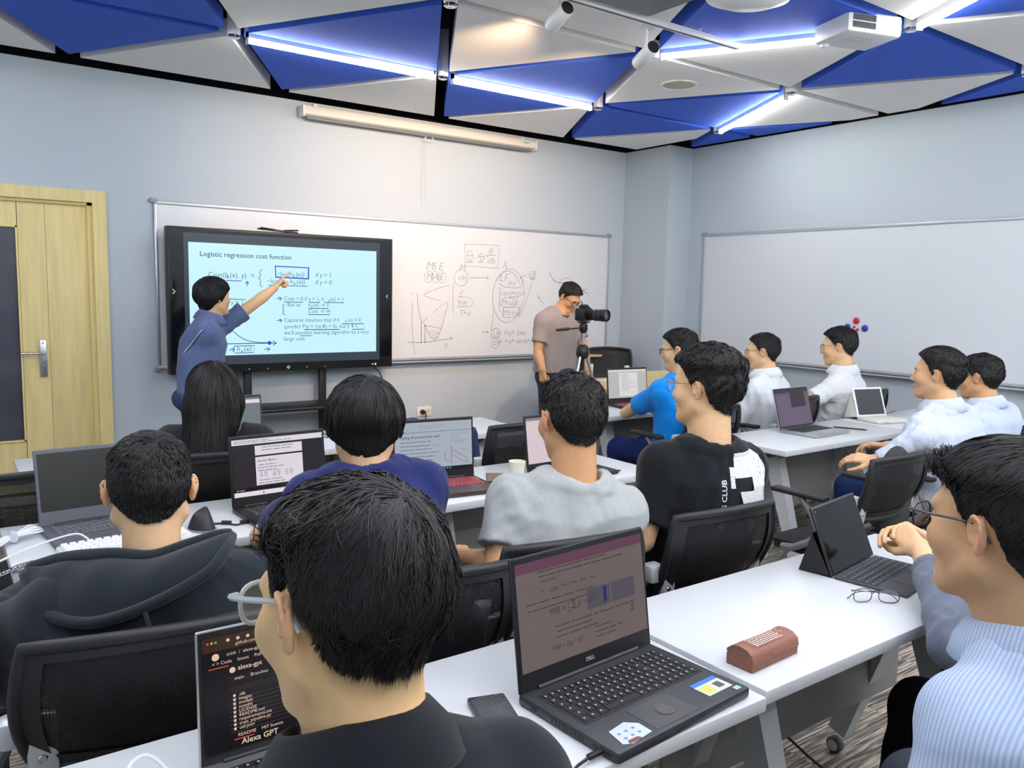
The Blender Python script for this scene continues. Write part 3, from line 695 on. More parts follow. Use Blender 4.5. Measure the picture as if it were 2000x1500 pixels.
def make_chair():
    c = thing('mesh_chair', '', 'chair', (0, 0, 0), 0, 'black mesh chairs')
    # seat
    V = []; F = []; n = 10
    for i in range(n+1):
        for j in range(n+1):
            u, v = i/n*2-1, j/n*2-1; k = (1-.10*v*v); e = max(abs(u), abs(v))
            V.append((u*.235*k, v*.225*(1-.06*u*u), .455-.012*(1-u*u)-(.02*max(0, v)**3)-(.018 if e > .99 else 0)))
    for i in range(n):
        for j in range(n): a = i*(n+1)+j; F.append((a, a+n+1, a+n+2, a+1))
    m = MB(); m.add(V, F); V2 = [(x, y, .415) for x, y, z in V]; m.add(V2, [f[::-1] for f in F])
    ring = [i*(n+1) for i in range(n+1)]+[n*(n+1)+j for j in range(1, n+1)]+[i*(n+1)+n for i in range(n-1, -1, -1)]+[j for j in range(n-1, 0, -1)]
    N2 = (n+1)**2
    for a, b in zip(ring, ring[1:]+ring[:1]): m.f.append((b, a, a+N2, b+N2)); m.m.append(0)
    m.build('seat', M_CFAB, c, 60)
    # back: curved sheet, frame around a mesh
    def bp(u, v):   # u -1..1 across, v 0..1 up
        wv = .195+.02*math.sin(v*PI)+.008*v
        return np.array((u*wv, -.235-.07*v-.03*math.sin(v*PI*.9)+.045*u*u, .585+.275*v-.012*u*u*v))
    fr_ = [bp(-1, v) for v in np.linspace(.02, 1, 10)]+[bp(u, 1) for u in np.linspace(-.85, .85, 9)]+[bp(1, v) for v in np.linspace(1, .02, 10)]+[bp(u, .02) for u in np.linspace(.85, -.85, 9)]
    m = MB(); m.tube(fr_, .0135, 8, closed=True)
    for k, (v0, v1) in enumerate(((0.0, .14), (.90, 1.0))):
        Vv = [bp(u, v)+np.array((0, -.006+s_, 0)) for s_ in (0, .012) for v in (v0, v1) for u in np.linspace(-.97, .97, 11)]
        Ff = [(i, i+1, i+12, i+11) for i in range(10)]+[(i+22, i+33, i+34, i+23) for i in range(10)]
        m.add(Vv, Ff)
    for s_ in (-1, 1):
        Vv = [bp(s_*u, v)+np.array((0, e, 0)) for e in (-.006, .006) for u in (.82, 1.0) for v in np.linspace(.02, .98, 9)]
        m.add(Vv, [(i, i+1, i+10, i+9) for i in range(8)]+[(i+18, i+27, i+28, i+19) for i in range(8)])
    m.build('back_frame', M_CBLK, c, 50)
    Vv = [bp(u, v) for v in np.linspace(.06, .97, 9) for u in np.linspace(-.9, .9, 11)]
    MB().add(Vv, [(r*11+i, r*11+i+1, r*11+i+12, r*11+i+11) for r in range(8) for i in range(10)]).build('back_mesh', M_CMESH, c, True)
    for s_ in (-1, 1):
        m = MB(); q = bp(s_*.95, .14)
        m.box((s_*.182, q[1]-.014, .645), (.052, .014, .135), rotm(.15), bev=.006); m.box((s_*.224, q[1]+.010, .670), (.06, .055, .055), bev=.012)
        br = m.build('bracket', M_BRK, c)
        for zz in (.620, .680): MB().lathe([(0, .003), (.006, .003), (.0085, 0)], 12, M=rotm(PI/2), off=(s_*.182, q[1]-.022+(zz-.650)*-.15, zz)).build('screw', M_CHROME, br)
        m = MB(); m.tube([(s_*.236, q[1]+.02, .66), (s_*.262, -.17, .60), (s_*.262, -.05, .47), (s_*.255, .03, .425), (s_*.235, .10, .41)], [.016, .017, .017, .016, .014], 8); m.build('side_frame', M_GREY, c)
        m = MB(); m.tube([(s_*.262, -.10, .50), (s_*.268, -.05, .60), (s_*.268, .0, .655)], .013, 8); m.build('arm_support', M_GREY, c)
        m = MB(); m.box((s_*.268, .01, .668), (.055, .26, .022), bev=.010); m.build('armrest', M_CBLK, c)
        for sy in (-1, 1):
            m = MB(); m.tube([(s_*.235, sy*.06, .415), (s_*.25, sy*.20, .24), (s_*.258, sy*.245, .065)], .012, 8); lg = m.build('leg', M_GREY, c)
            MB().lathe([(0, .012), (.020, .012), (.025, .007), (.025, -.007), (.020, -.012), (0, -.012)], 14, M=rotm(0, PI/2, 0), off=(s_*.258, sy*.25, .026)).build('caster', M_BLACK, lg)
    m = MB(); m.box((0, .0, .405), (.45, .30, .022)); m.build('seat_pan', M_CBLK, c)
    return c
chair0 = None
def chair(x, y, bearing, label):
    global chair0
    rz = -math.radians(bearing)
    if chair0 is None:
        chair0 = make_chair(); chair0.location = (x, y, 0); chair0.rotation_euler = (0, 0, rz); chair0['label'] = label; return chair0
    return copy_tree(chair0, (x, y, 0), rz, label)
chair(2.36, -2.87, 4, 'empty black mesh chair pulled up to the table with the navy jacket')
chair(.33, -2.90, 0, 'empty black mesh chair in the front row nearest the door')
chair(3.24, -4.25, 0, 'empty black mesh chair with a dark backpack on its seat')
tch = chair(5.36, -.37, 232, 'empty black mesh chair behind the wooden teacher desk'); tch.scale = (1, 1, 1.1)

# ================================================================== laptops, tablets
M_KEY = mat('key black', (26, 27, 30), .5); M_KEYL = mat('key legend', (205, 210, 215), .6)
M_LAPB = mat('laptop dark grey', (62, 65, 69), .42, metal=.3, bump=(900, .05, .001)); M_LAPK = mat('laptop black', (24, 25, 27), .4)
M_SPACE = mat('laptop silver', (186, 190, 195), .32, metal=.75); M_LGREY = mat('laptop mid grey', (92, 95, 103), .45, metal=.3)
KEYMESH = {}
def key_mesh(wd, dp, m, h=.0022):
    k = (round(wd, 4), round(dp, 4), m.name, h)
    if k not in KEYMESH:
        q = MB(); z0, z1 = 0, h; a, b = wd/2, dp/2; i = .0012 if h < .004 else .003
        q.add([(-a, -b, z0), (a, -b, z0), (a, b, z0), (-a, b, z0), (-a+i, -b+i, z1), (a-i, -b+i, z1), (a-i, b-i, z1), (-a+i, b-i, z1)],
              [(0, 1, 5, 4), (1, 2, 6, 5), (2, 3, 7, 6), (3, 0, 4, 7), (4, 5, 6, 7)])
        if h < .004:
            q.cur = 1; s_ = .0017
            q.add([(-s_-.002, -s_+.001, z1+.0002), (s_-.002, -s_+.001, z1+.0002), (s_-.002, s_+.0015, z1+.0002), (-s_-.002, s_+.0015, z1+.0002)], [(0, 1, 2, 3)])
            KEYMESH[k] = q.mesh('key', [m, M_KEYL], False)
        else: KEYMESH[k] = q.mesh('key', m, False)
    return KEYMESH[k]
def key_rows(parent, x0, x1, y0, y1, z, m, pad=True, h=.0022, gap=.0022, rows=6):
    """key blocks as parts of a keyboard; row 0 is the top (function) row"""
    Wt = x1-x0; dy = (y1-y0)/rows; pitch = Wt/(19 if pad else 15)
    for r in range(rows):
        y = y1-dy*(r+.5); x = x0
        if r == rows-1: lay = [1.25, 1.25, 1.25, 5.2, 1.25, 1.25, 1.3, 1.2, 1.05]
        elif r == 0: lay = [1]*15
        else: lay = [1+.25*r]+[1]*12
        tot = 15.0; s_ = sum(lay)
        if s_ < tot: lay = lay+[tot-s_]
        if pad: lay = lay+[1]*4
        for i, u in enumerate(lay):
            w_ = u*pitch; link('key', key_mesh(w_-gap, dy-gap, m, h), parent, (x+w_/2, y, z)); x += w_
def laptop(label, loc, rz, Wd, D, lean, lid_h, body, lidm, draw=None, keys=None, keym=None, name='laptop', thick=.019, screen_m=None, bez_b=.03, tp=True, pad=False, bez_m=None):
    o = thing(name, label, 'laptop', (loc[0], loc[1], TZ+.0005), math.radians(rz), 'laptops on the tables')
    MB().box((0, 0, thick/2), (Wd, D, thick), bev=.006).build('base', body, o)
    kx, ky0, ky1 = Wd/2-.025, -D*.10, D/2-.035
    kb = MB().box((0, (ky0+ky1)/2, thick), (2*kx+.008, ky1-ky0+.008, .0016)).build('keyboard', mat('key bed '+body.name, (34, 35, 38), .6) if keym is None or keym == M_KEY else keym, o)
    if keys: key_rows(kb, -kx, kx, ky0, ky1, thick+.0008, keym or M_KEY, pad)
    if tp: MB().box((-.02 if pad else 0, -D*.31, thick), (Wd*.30, D*.30, .0012)).build('touchpad', mat('touchpad '+body.name, tuple(int(255*min(1, v**(1/2.2)*.9)) for v in body.diffuse_color[:3]), .3), o)
    lid = MB(); lid.box((0, .003, lid_h/2), (Wd, .007, lid_h), bev=.003)
    L_ = lid.build('lid', lidm, o, 40, (0, D/2-.006, thick-.002), (-math.radians(lean), 0, 0))
    hg = MB(); hg.cyl((-Wd*.38, D/2-.006, thick), (Wd*.38, D/2-.006, thick), .006, n=10); hg.build('hinge', M_LAPK if lidm != M_SPACE else M_BLACK, o)
    b_ = .009; sw, sh = Wd-2*b_, lid_h-bez_b-b_-.004
    MB().box((0, -.0009, lid_h/2), (Wd-.006, .001, lid_h-.006)).build('bezel', bez_m or M_LAPK, L_)
    MB().box((0, -.0016, bez_b+sh/2), (sw, .0008, sh)).build('screen', screen_m or mat('screen off', (16, 17, 18), .15, spec=.5), L_)
    if draw:
        S = Sheet(); draw(S, -sw/2, bez_b, sw, sh); S.build('screen_picture', L_, (0, -.0019, 0))
    return o
def page(S, x, z, w_, h_, bg, ink_, lines, x0=.1, x1=.9, z0=.9, sp=.06, th=.012, seed=1):
    rr = random.Random(seed)
    for i in range(lines):
        a = x0+.02*rr.random(); b = a+(x1-x0)*(.35+.6*rr.random()); zz = z0-sp*i
        while a < b:
            q = min(.03+.07*rr.random(), b-a); S.rect(x+a*w_, z+zz*h_, q*w_*.86, th*h_, ink_); a += q

# --- black laptop in the nearest row
e_dell = emis('dell page', (118, 106, 104), .75); e_del2 = emis('dell tab strip', (112, 72, 92), .7); e_delk = emis('dell ink', (66, 56, 56), .7); e_delp = emis('dell card', (96, 90, 100), .7); e_pin = emis('pin blue', (38, 44, 112), .8)
def draw_dell(S, x, z, w_, h_):
    S.rect(x, z, w_, h_, e_dell); S.rect(x, z+h_*.90, w_, h_*.10, e_del2)
    S.text('Google', x+w_*.03, z+h_*.77, .013, emis('dell logo', (142, 98, 96), .7)); S.text('mse formula', x+w_*.17, z+h_*.78, .009, e_delk)
    for i, t in enumerate(('All', 'Images', 'Videos', 'News', 'Books', 'Maps')): S.text(t, x+w_*(.17+.075*i), z+h_*.69, .008, e_delk)
    S.line([(x+w_*.24, z+h_*.675), (x+w_*.30, z+h_*.675)], .0012, e_delk)
    page(S, x, z, w_, h_, None, e_delk, 2, .15, .95, .88, .045, .008, 3); page(S, x, z, w_, h_, None, e_delk, 2, .05, .7, .60, .06, .008, 5)
    S.rect(x+w_*.51, z+h_*.39, w_*.19, h_*.20, e_delp); S.rect(x+w_*.71, z+h_*.39, w_*.2, h_*.20, e_delp); S.rect(x+w_*.645, z+h_*.42, .008, .022, e_pin); S.disc(x+w_*.657, z+h_*.55, .0055, e_pin)
    S.text('MSE = ', x+w_*.22, z+h_*.46, .017, e_delk); S.line([(x+w_*.355, z+h_*.475), (x+w_*.375, z+h_*.475)], .001, e_delk); S.text('1', x+w_*.358, z+h_*.49, .012, e_delk); S.text('n', x+w_*.358, z+h_*.43, .012, e_delk)
    S.text('\u03a3', x+w_*.385, z+h_*.45, .024, e_delk); S.text('(y \u2212 \u0177)\u00b2', x+w_*.43, z+h_*.465, .016, e_delk, .2)
    page(S, x, z, w_, h_, None, e_delk, 3, .25, .95, .33, .05, .008, 8); S.text('\u03a3', x+w_*.86, z+h_*.24, .02, e_delk)
    S.text('MSE = \u03a3(y \u2212 \u0177)\u00b2', x+w_*.22, z+h_*.12, .013, e_delk, .2); page(S, x, z, w_, h_, None, e_delk, 3, .55, .8, .2, .05, .008, 9)
dl = laptop('open black laptop with search page and full black keyboard on the nearest table', (1.093, -5.181), 4.5, .385, .262, 9, .262, M_LAPB, M_LAPK, draw_dell, True, M_KEY, pad=True, thick=.022, bez_b=.038)
S = Sheet(); S.text('DELL', 0, 0, .011, mat('logo silver', (190, 194, 198), .3), 0, .02, align='c'); S.build('logo', [c for c in dl.children if c.name.startswith('lid')][0], (0, -.0022, .018))
def deck(parent, name, rects, thick):
    q = Sheet()
    for r in rects: r(q)
    return q.build(name, parent, (0, 0, thick+.0003), (-PI/2, 0, 0))
deck(dl, 'energy_label', [lambda q: q.rect(.095, -.105, .075, .05, mat('label pale', (206, 212, 196), .5)), lambda q: q.rect(.095, -.067, .075, .012, mat('label blue', (56, 120, 214), .5)), lambda q: q.rect(.10, -.098, .03, .026, mat('label yellow', (214, 206, 110), .5)), lambda q: q.rect(.14, -.095, .02, .02, mat('label dark', (80, 86, 92), .5))], .022)
deck(dl, 'chip_sticker', [lambda q: q.rect(.160, -.122, .016, .012, mat('sticker cyan', (150, 196, 220), .4))], .022)
deck(dl, 'worn_sticker', [lambda q: q.poly([(-.165, -.115), (-.155, -.072), (-.11, -.066), (-.09, -.085), (-.092, -.118), (-.15, -.124)], mat('sticker pale', (196, 208, 220), .25)), lambda q: [q.rect(-.15+.018*(i % 3), -.108+.016*(i//3), .007, .006, mat('label blue2', (84, 140, 206), .5)) for i in range(6)] and None,
     lambda q: q.poly([(-.155, -.122), (-.12, -.122), (-.125, -.113), (-.15, -.112)], mat('label red', (120, 70, 66), .5))], .022)
q = Sheet(); q.oval(-.012, -.082, .022, .018, .002, mat('tape ring', (60, 62, 62), .3)); q.disc(-.012, -.082, .019, mat('tape', (58, 60, 60), .2)); q.build('tape_patch', dl, (0, 0, .0228), (-PI/2, 0, 0))
for i in range(9): MB().box((-.1928, .035-.010*i, .011), (.001, .005, .011)).build('vent_slot', M_BLACK, dl)
for yy, wy, hz in ((.085, .014, .008), (-.075, .012, .005), (-.108, .014, .006)): MB().box((-.1928, yy, .011), (.001, wy, hz)).build('side_port', M_BLACK, dl)
m = MB(); m.box((-.21, -.092, .011), (.034, .011, .008), bev=.002); m.tube(bez([(-.225, -.092, .011), (-.27, -.10, .006), (-.33, -.15, .004), (-.42, -.17, .004)], 6), .0028, 7)
tag(m.build('usb_cable', M_BLACK, None, 40, (1.093, -5.181, TZ), (0, 0, math.radians(4.5))), 'black cable plugged into the side of the black laptop', 'cable')
# --- silver laptop of the man in front
e_gh = emis('code page', (22, 18, 24), .9); e_gh2 = emis('code bar', (62, 44, 36), .8); e_ghw = emis('code white', (226, 200, 178), .9); e_ghg = emis('code grey', (120, 104, 96), .8); e_ghr = emis('code red', (214, 90, 70), .9); e_row = emis('code row', (34, 29, 36), .9)
def draw_gh(S, x, z, w_, h_):
    S.rect(x, z, w_, h_, e_gh); S.rect(x, z+h_*.88, w_, h_*.12, e_gh2)
    for i, c_ in enumerate((e_ghr, emis('dot y', (220, 180, 70), .9), emis('dot g', (90, 190, 90), .9))): S.disc(x+w_*(.03+.022*i), z+h_*.955, .002, c_)
    for i in range(10): S.disc(x+w_*(.14+.055*i), z+h_*.955, .0028, e_ghw)
    S.text('github.com/alexa-gpt', x+w_*.18, z+h_*.90, .008, e_ghw); S.disc(x+w_*.07, z+h_*.83, .006, e_ghw); S.text('trinh  /  alexa-gpt', x+w_*.13, z+h_*.822, .008, e_ghw)
    S.text('< > Code    Issues    Pull requests    Actions', x+w_*.05, z+h_*.76, .008, e_ghw); S.line([(x+w_*.03, z+h_*.735), (x+w_*.14, z+h_*.735)], .0016, e_ghr)
    S.disc(x+w_*.16, z+h_*.69, .005, e_ghw); S.text('alexa-gpt', x+w_*.19, z+h_*.68, .011, e_ghw, 0, .01); S.rect(x+w_*.14, z+h_*.585, w_*.13, h_*.05, e_row); S.text('main     Branches    Tags', x+w_*.17, z+h_*.60, .008, e_ghw)
    S.rect(x+w_*.14, z+h_*.50, w_*.6, h_*.05, e_row)
    for i, t in enumerate(('.idk', 'images', 'models', 'notebk', 'LICENSE', 'README.md', 'requirements.txt', 'train_pipeline.py', 'util.json')):
        zz = z+h_*(.455-.036*i); S.rect(x+w_*.16, zz, .004, .0045, e_ghw); S.text(t, x+w_*.19, zz, .008, e_ghw); S.line([(x+w_*.14, zz-.003), (x+w_*.74, zz-.003)], .0004, e_ghg)
    S.text('README    MIT license', x+w_*.18, z+h_*.105, .008, e_ghw); S.line([(x+w_*.16, z+h_*.085), (x+w_*.27, z+h_*.085)], .0016, e_ghr); S.text('Alexa GPT', x+w_*.2, z+h_*.03, .014, e_ghw, 0, .012)
laptop('silver laptop with dark code page in front of the man in glasses', (.478, -5.075), 0, .312, .22, 2, .228, M_SPACE, M_SPACE, draw_gh, True, M_KEY, thick=.015, bez_b=.018)
# --- grey laptop with a blank screen at the hooded man
laptop('grey laptop with a blank dark screen beside the white keyboard', (.445, -3.465), 5, .36, .25, 14, .245, M_LGREY, M_LGREY, None, True, mat('key grey', (84, 87, 95), .5), bez_b=.045, bez_m=M_LGREY, screen_m=mat('screen off olive', (30, 31, 28), .25, spec=.4), pad=True)
# --- dark laptop with document in front of the man in navy
e_pw = emis('paper white', (228, 222, 232), .9); e_dk = emis('viewer dark', (46, 42, 48), .8); e_tk = emis('text grey', (130, 126, 140), .8); e_tb = emis('task bar', (235, 228, 238), .9); e_or = emis('accent blue', (90, 110, 210), .9)
def draw_doc(S, x, z, w_, h_):
    S.rect(x, z, w_, h_, e_dk); S.rect(x, z+h_*.905, w_, h_*.095, e_pw); page(S, x, z, w_, h_, None, e_tk, 2, .02, .95, .965, .03, .010, 4)
    S.rect(x+w_*.24, z+h_*.70, w_*.52, h_*.17, e_pw); S.rect(x+w_*.24, z+h_*.17, w_*.52, h_*.50, e_pw)
    page(S, x, z, w_, h_, None, e_tk, 2, .3, .72, .83, .05, .012, 6); S.text('Identity Matrix', x+w_*.26, z+h_*.58, .012, e_tk, 0, .01); page(S, x, z, w_, h_, None, e_tk, 3, .26, .7, .52, .05, .012, 7)
    for i in range(3): S.text('[1 0]', x+w_*(.28+.14*i), z+h_*.36, .014, e_tk); S.text('[0 1]', x+w_*(.28+.14*i), z+h_*.31, .014, e_tk)
    page(S, x, z, w_, h_, None, e_tk, 2, .26, .7, .25, .05, .012, 9)
    S.rect(x, z+h_*.095, w_*.5, h_*.05, emis('pure dark', (14, 12, 16), .8)); S.text('cell output', x+w_*.02, z+h_*.105, .007, e_pw); S.rect(x, z, w_, h_*.08, e_tb); S.rect(x+w_*.3, z+h_*.025, .006, .006, e_or)
laptop('dark laptop showing a document viewer left of the man in navy', (1.02, -3.555), 3, .36, .25, 7, .25, M_LAPK, M_LAPK, draw_doc, True, M_KEY, bez_b=.035)
# --- laptop with red keys
e_sl = emis('slide grey', (176, 186, 200), .85); e_st = emis('slide dark', (70, 76, 90), .8); e_rd = emis('slide red', (190, 70, 84), .9)
def draw_pr(S, x, z, w_, h_):
    S.rect(x, z, w_, h_, e_sl); S.line([(x, z+h_*.80), (x+w_, z+h_*.80)], .0014, e_st); page(S, x, z, w_, h_, None, emis('slide mid', (140, 148, 164), .85), 2, .3, .8, .92, .04, .008, 3)
    S.text('Trading off precision and recall', x+w_*.06, z+h_*.68, .014, e_st, 0, .012); page(S, x, z, w_, h_, None, e_st, 6, .06, .60, .60, .075, .010, 12)
    page(S, x, z, w_, h_, None, emis('slide mid', (140, 148, 164), .85), 4, .70, .95, .73, .05, .008, 2)
    for i in range(3): S.text('0.5 0.7', x+w_*(.25+.12*i), z+h_*.5, .009, e_or, .2)
    S.line([(x+w_*.72, z+h_*.50), (x+w_*.72, z+h_*.12)], .0015, e_st); S.line([(x+w_*.64, z+h_*.36), (x+w_*.64, z+h_*.18), (x+w_*.70, z+h_*.18)], .0015, e_st)
    S.line(bez([(x+w_*.74, z+h_*.46), (x+w_*.72, z+h_*.40), (x+w_*.78, z+h_*.25), (x+w_*.93, z+h_*.12), (x+w_*.91, z+h_*.22), (x+w_*.80, z+h_*.34), (x+w_*.73, z+h_*.41)]), .0018, e_rd)
    S.text('threshold', x+w_*.77, z+h_*.54, .010, e_rd); S.text('recall', x+w_*.86, z+h_*.38, .009, e_rd)
    S.rect(x, z, w_, h_*.065, emis('task dark', (30, 34, 44), .8)); [S.rect(x+w_*(.1+.035*i), z+h_*.02, .005, .005, e_sl) for i in range(18)]
M_RKEY = mat('key red', (150, 48, 54), .45)
laptop('open laptop with red keyboard showing a slide on precision and recall', (1.655, -3.535), -7, .362, .262, 5, .25, mat('laptop brown black', (74, 62, 58), .3, metal=.4), M_LAPK, draw_pr, True, M_RKEY, bez_b=.035, pad=True)
# --- laptop of the man in grey
def draw_wt(S, x, z, w_, h_):
    S.rect(x, z, w_, h_, emis('page pink', (222, 206, 212), .9)); S.rect(x, z+h_*.94, w_, h_*.06, emis('page bar', (150, 140, 150), .8)); page(S, x, z, w_, h_, None, e_tk, 9, .35, .9, .6, .06, .008, 14)
laptop('laptop with a pale page in front of the man in grey', (2.285, -3.565), 2, .34, .235, 9, .235, M_LAPK, M_LAPK, draw_wt, False, bez_b=.02)
# --- silver laptop right of the aisle
e_pu = emis('editor mauve', (104, 90, 112), .85); e_pd = emis('editor dark', (52, 42, 54), .8); e_pm = emis('editor mid', (88, 78, 112), .85); e_pl = emis('editor line', (124, 110, 136), .85)
def draw_ed(S, x, z, w_, h_):
    S.rect(x, z, w_, h_, e_pu); S.rect(x, z+h_*.86, w_, h_*.06, e_pm); S.rect(x, z+h_*.92, w_, h_*.08, e_pd); S.rect(x+w_*.44, z+h_*.50, w_*.44, h_*.42, e_pd)
    page(S, x, z, w_, h_, None, e_pl, 9, .1, .9, .45, .045, .010, 21); page(S, x, z, w_, h_, None, e_pl, 8, .05, .4, .8, .045, .010, 22); [S.rect(x+.002, z+h_*(.8-.06*i), .004, .004, e_pl) for i in range(12)]
laptop('silver laptop with a mauve editor screen on the table right of the aisle', (4.24, -3.455), 2, .357, .245, 16, .243, M_SPACE, M_SPACE, draw_ed, False, bez_b=.012)
# --- laptop of the man in bright blue
e_wd = emis('word grey', (196, 196, 194), .85)
def draw_wd(S, x, z, w_, h_):
    S.rect(x, z, w_, h_, e_wd); S.rect(x, z+h_*.93, w_, h_*.07, emis('word bar', (222, 218, 214), .9)); S.rect(x+w_*.28, z+h_*.06, w_*.48, h_*.83, emis('word page', (226, 224, 222), .9))
    page(S, x, z, w_, h_, None, e_tk, 12, .34, .72, .82, .05, .010, 31)
laptop('laptop with red keys and a text document beside the man in bright blue', (4.06, -2.165), -6, .36, .25, 7, .25, M_LAPK, M_LAPK, draw_wd, False, M_RKEY, bez_b=.035)
def draw_wm(S, x, z, w_, h_):
    S.rect(x, z, w_, h_, emis('grey page', (120, 130, 138), .8)); S.rect(x, z+h_*.86, w_, h_*.09, e_pw); S.rect(x+w_*.1, z+h_*.4, w_*.55, h_*.35, e_pw); page(S, x, z, w_, h_, None, e_tk, 4, .15, .6, .68, .07, .01, 41)
laptop('grey laptop with a pale window in front of the long-haired woman', (1.185, -2.36), 0, .33, .23, 8, .235, M_LGREY, M_LGREY, draw_wm, False, bez_b=.02)

# --- dark tablet with keyboard cover
tb = thing('tablet_computer', 'black tablet on a kickstand with a dark grey keyboard cover', 'tablet', (2.205, -4.965, TZ+.0005), math.radians(9))
kb = MB().box((0, -.10, .004), (.292, .20, .006), bev=.002).build('keyboard_cover', mat('keyboard charcoal', (66, 68, 74), .8), tb)
key_rows(kb, -.135, .135, -.115, -.012, .007, mat('key charcoal', (48, 50, 56), .6), False, rows=5)
MB().box((0, -.155, .0073), (.105, .058, .001)).build('touchpad', mat('pad charcoal', (52, 54, 60), .35), kb)
L_ = MB().box((0, .004, .1), (.292, .0085, .2), bev=.003).build('tablet_body', M_LAPK, tb, 40, (0, .002, .006), (-math.radians(23), 0, 0))
MB().box((0, -.0006, .1), (.280, .001, .188)).build('screen', mat('tablet glass', (9, 9, 11), .12, spec=.25), L_)
MB().disc if 0 else None
MB().lathe([(0, 0), (.003, 0)], 10, M=rotm(PI/2), off=(-.13, -.0014, .185)).build('camera_dot', M_GREY, L_)
m = MB(); m.add([(-.146, .012, .006), (.146, .012, .006), (.146, .105, .001), (-.146, .105, .001), (-.146, .072, .118), (.146, .072, .118)], [(0, 3, 2, 1), (3, 4, 5, 2), (0, 4, 3), (1, 2, 5)])
m.build('kickstand_cover', mat('cover black', (22, 20, 22), .6), tb, False)
# --- white tablet in a folio
tw = thing('tablet_computer', 'white tablet propped up in a white folio case by the right wall', 'tablet', (5.07, -3.33, TZ+.0005), math.radians(-14))
M_FOL = mat('folio cream', (226, 226, 216), .6)
MB().box((0, -.085, .012), (.255, .185, .022), bev=.008).build('folio_base', M_FOL, tw)
L_ = MB().box((0, .005, .1), (.255, .011, .20), bev=.004).build('tablet_body', M_WHITE, tw, 40, (0, .0, .02), (-math.radians(20), 0, 0))
MB().box((0, -.001, .1), (.222, .001, .172)).build('screen', mat('tablet dark', (52, 58, 60), .2), L_)
m = MB(); m.add([(-.125, .012, .02), (.125, .012, .02), (.125, .12, .001), (-.125, .12, .001), (-.125, .07, .17), (.125, .07, .17)], [(3, 4, 5, 2), (0, 4, 3), (1, 2, 5)]); m.build('folio_flap', M_FOL, tw, False)
m = MB(); m.tube(bez([(.12, -.02, .06), (.19, -.01, .05), (.20, .05, .03), (.17, .10, .006), (.10, .16, .005)], 6), .0025, 6); m.build('charging_cable', M_GREY, tw)
m = MB(); m.tube(bez([(-.10, -.17, .012), (-.06, -.19, .02), (-.02, -.20, .004), (.05, -.22, .004)], 6), .0022, 6); m.build('loop_cable', M_WHITE, tw)

# ================================================================== small things on the tables
def on_table(name, label, cat, x, y, rz=0.0, group=None): return thing(name, label, cat, (x, y, TZ+.0005), math.radians(rz), group)
# phone with ribbed back
p = on_table('phone', 'black ribbed phone lying left of the black laptop', 'phone', .826, -5.088, -17)
MB().box((0, 0, .006), (.076, .15, .012), bev=.005).build('case', mat('phone case', (58, 60, 64), .4), p)
m = MB()
for i in range(15):
    c = -.055+i*.009; a0 = max(-.034, (-.068-c)/.53); a1 = min(.034, (.068-c)/.53)
    if a1 > a0: m.tube([(a0, c+a0*.53, .0122), (a1, c+a1*.53, .0122)], .0011, 5)
m.build('rib', mat('phone rib', (92, 94, 98), .35), p)
# glasses case
gc = on_table('glasses_case', 'brown leather glasses case with small white printing', 'case', 1.465, -5.197, 3)
M_LEA = mat('brown leather', (132, 88, 72), .55, bump=(300, .15, .001))
pf = [(-.0325, 0), (.0325, 0), (.0335, .022), (.030, .034), (.018, .044), (0, .047), (-.018, .044), (-.030, .034), (-.0335, .022)]
MB().prism(pf, -.085, .085, np.array(((0, 0, 1.), (-1., 0, 0), (0, 1., 0))) @ np.diag((1, 1, 1.))).build('body', M_LEA, gc)
fl = [(-.0352, .020), (-.0318, .0355), (-.019, .0458), (0, .0488), (.019, .0458), (.0318, .0355), (.0345, .028), (.0335, .028), (.030, .034), (.018, .044), (0, .0472), (-.018, .044), (-.030, .034), (-.0335, .020)]
MB().prism([(-a, b) for a, b in fl][::-1], -.086, .086, np.array(((0, 0, 1.), (-1., 0, 0), (0, 1., 0)))).build('flap', mat('brown leather flap', (142, 92, 74), .5), gc)
S = Sheet(); wi = mat('white print', (226, 214, 204), .6); rr = random.Random(4)
for i in range(6):
    a = -.058
    while a < .035:
        w_ = .004+.008*rr.random(); S.rect(a, .011-.0062*i, w_, .0030, wi); a += w_+.002
S.line(bez([(.028, .014), (.05, .010), (.045, .001), (.055, -.006)]), .0012, wi); S.build('printed_text', gc, (0, -.003, .0502), (-PI/2+.06, 0, 0))
S = Sheet(); S.line(bez([(-.05, .003), (-.02, .003), (-.01, -.006), (.01, -.008), (.04, .0)]), .0012, mat('flap edge', (96, 58, 46), .6)); S.build('flap_edge', gc, (0, -.0345, .026), (0, 0, 0))
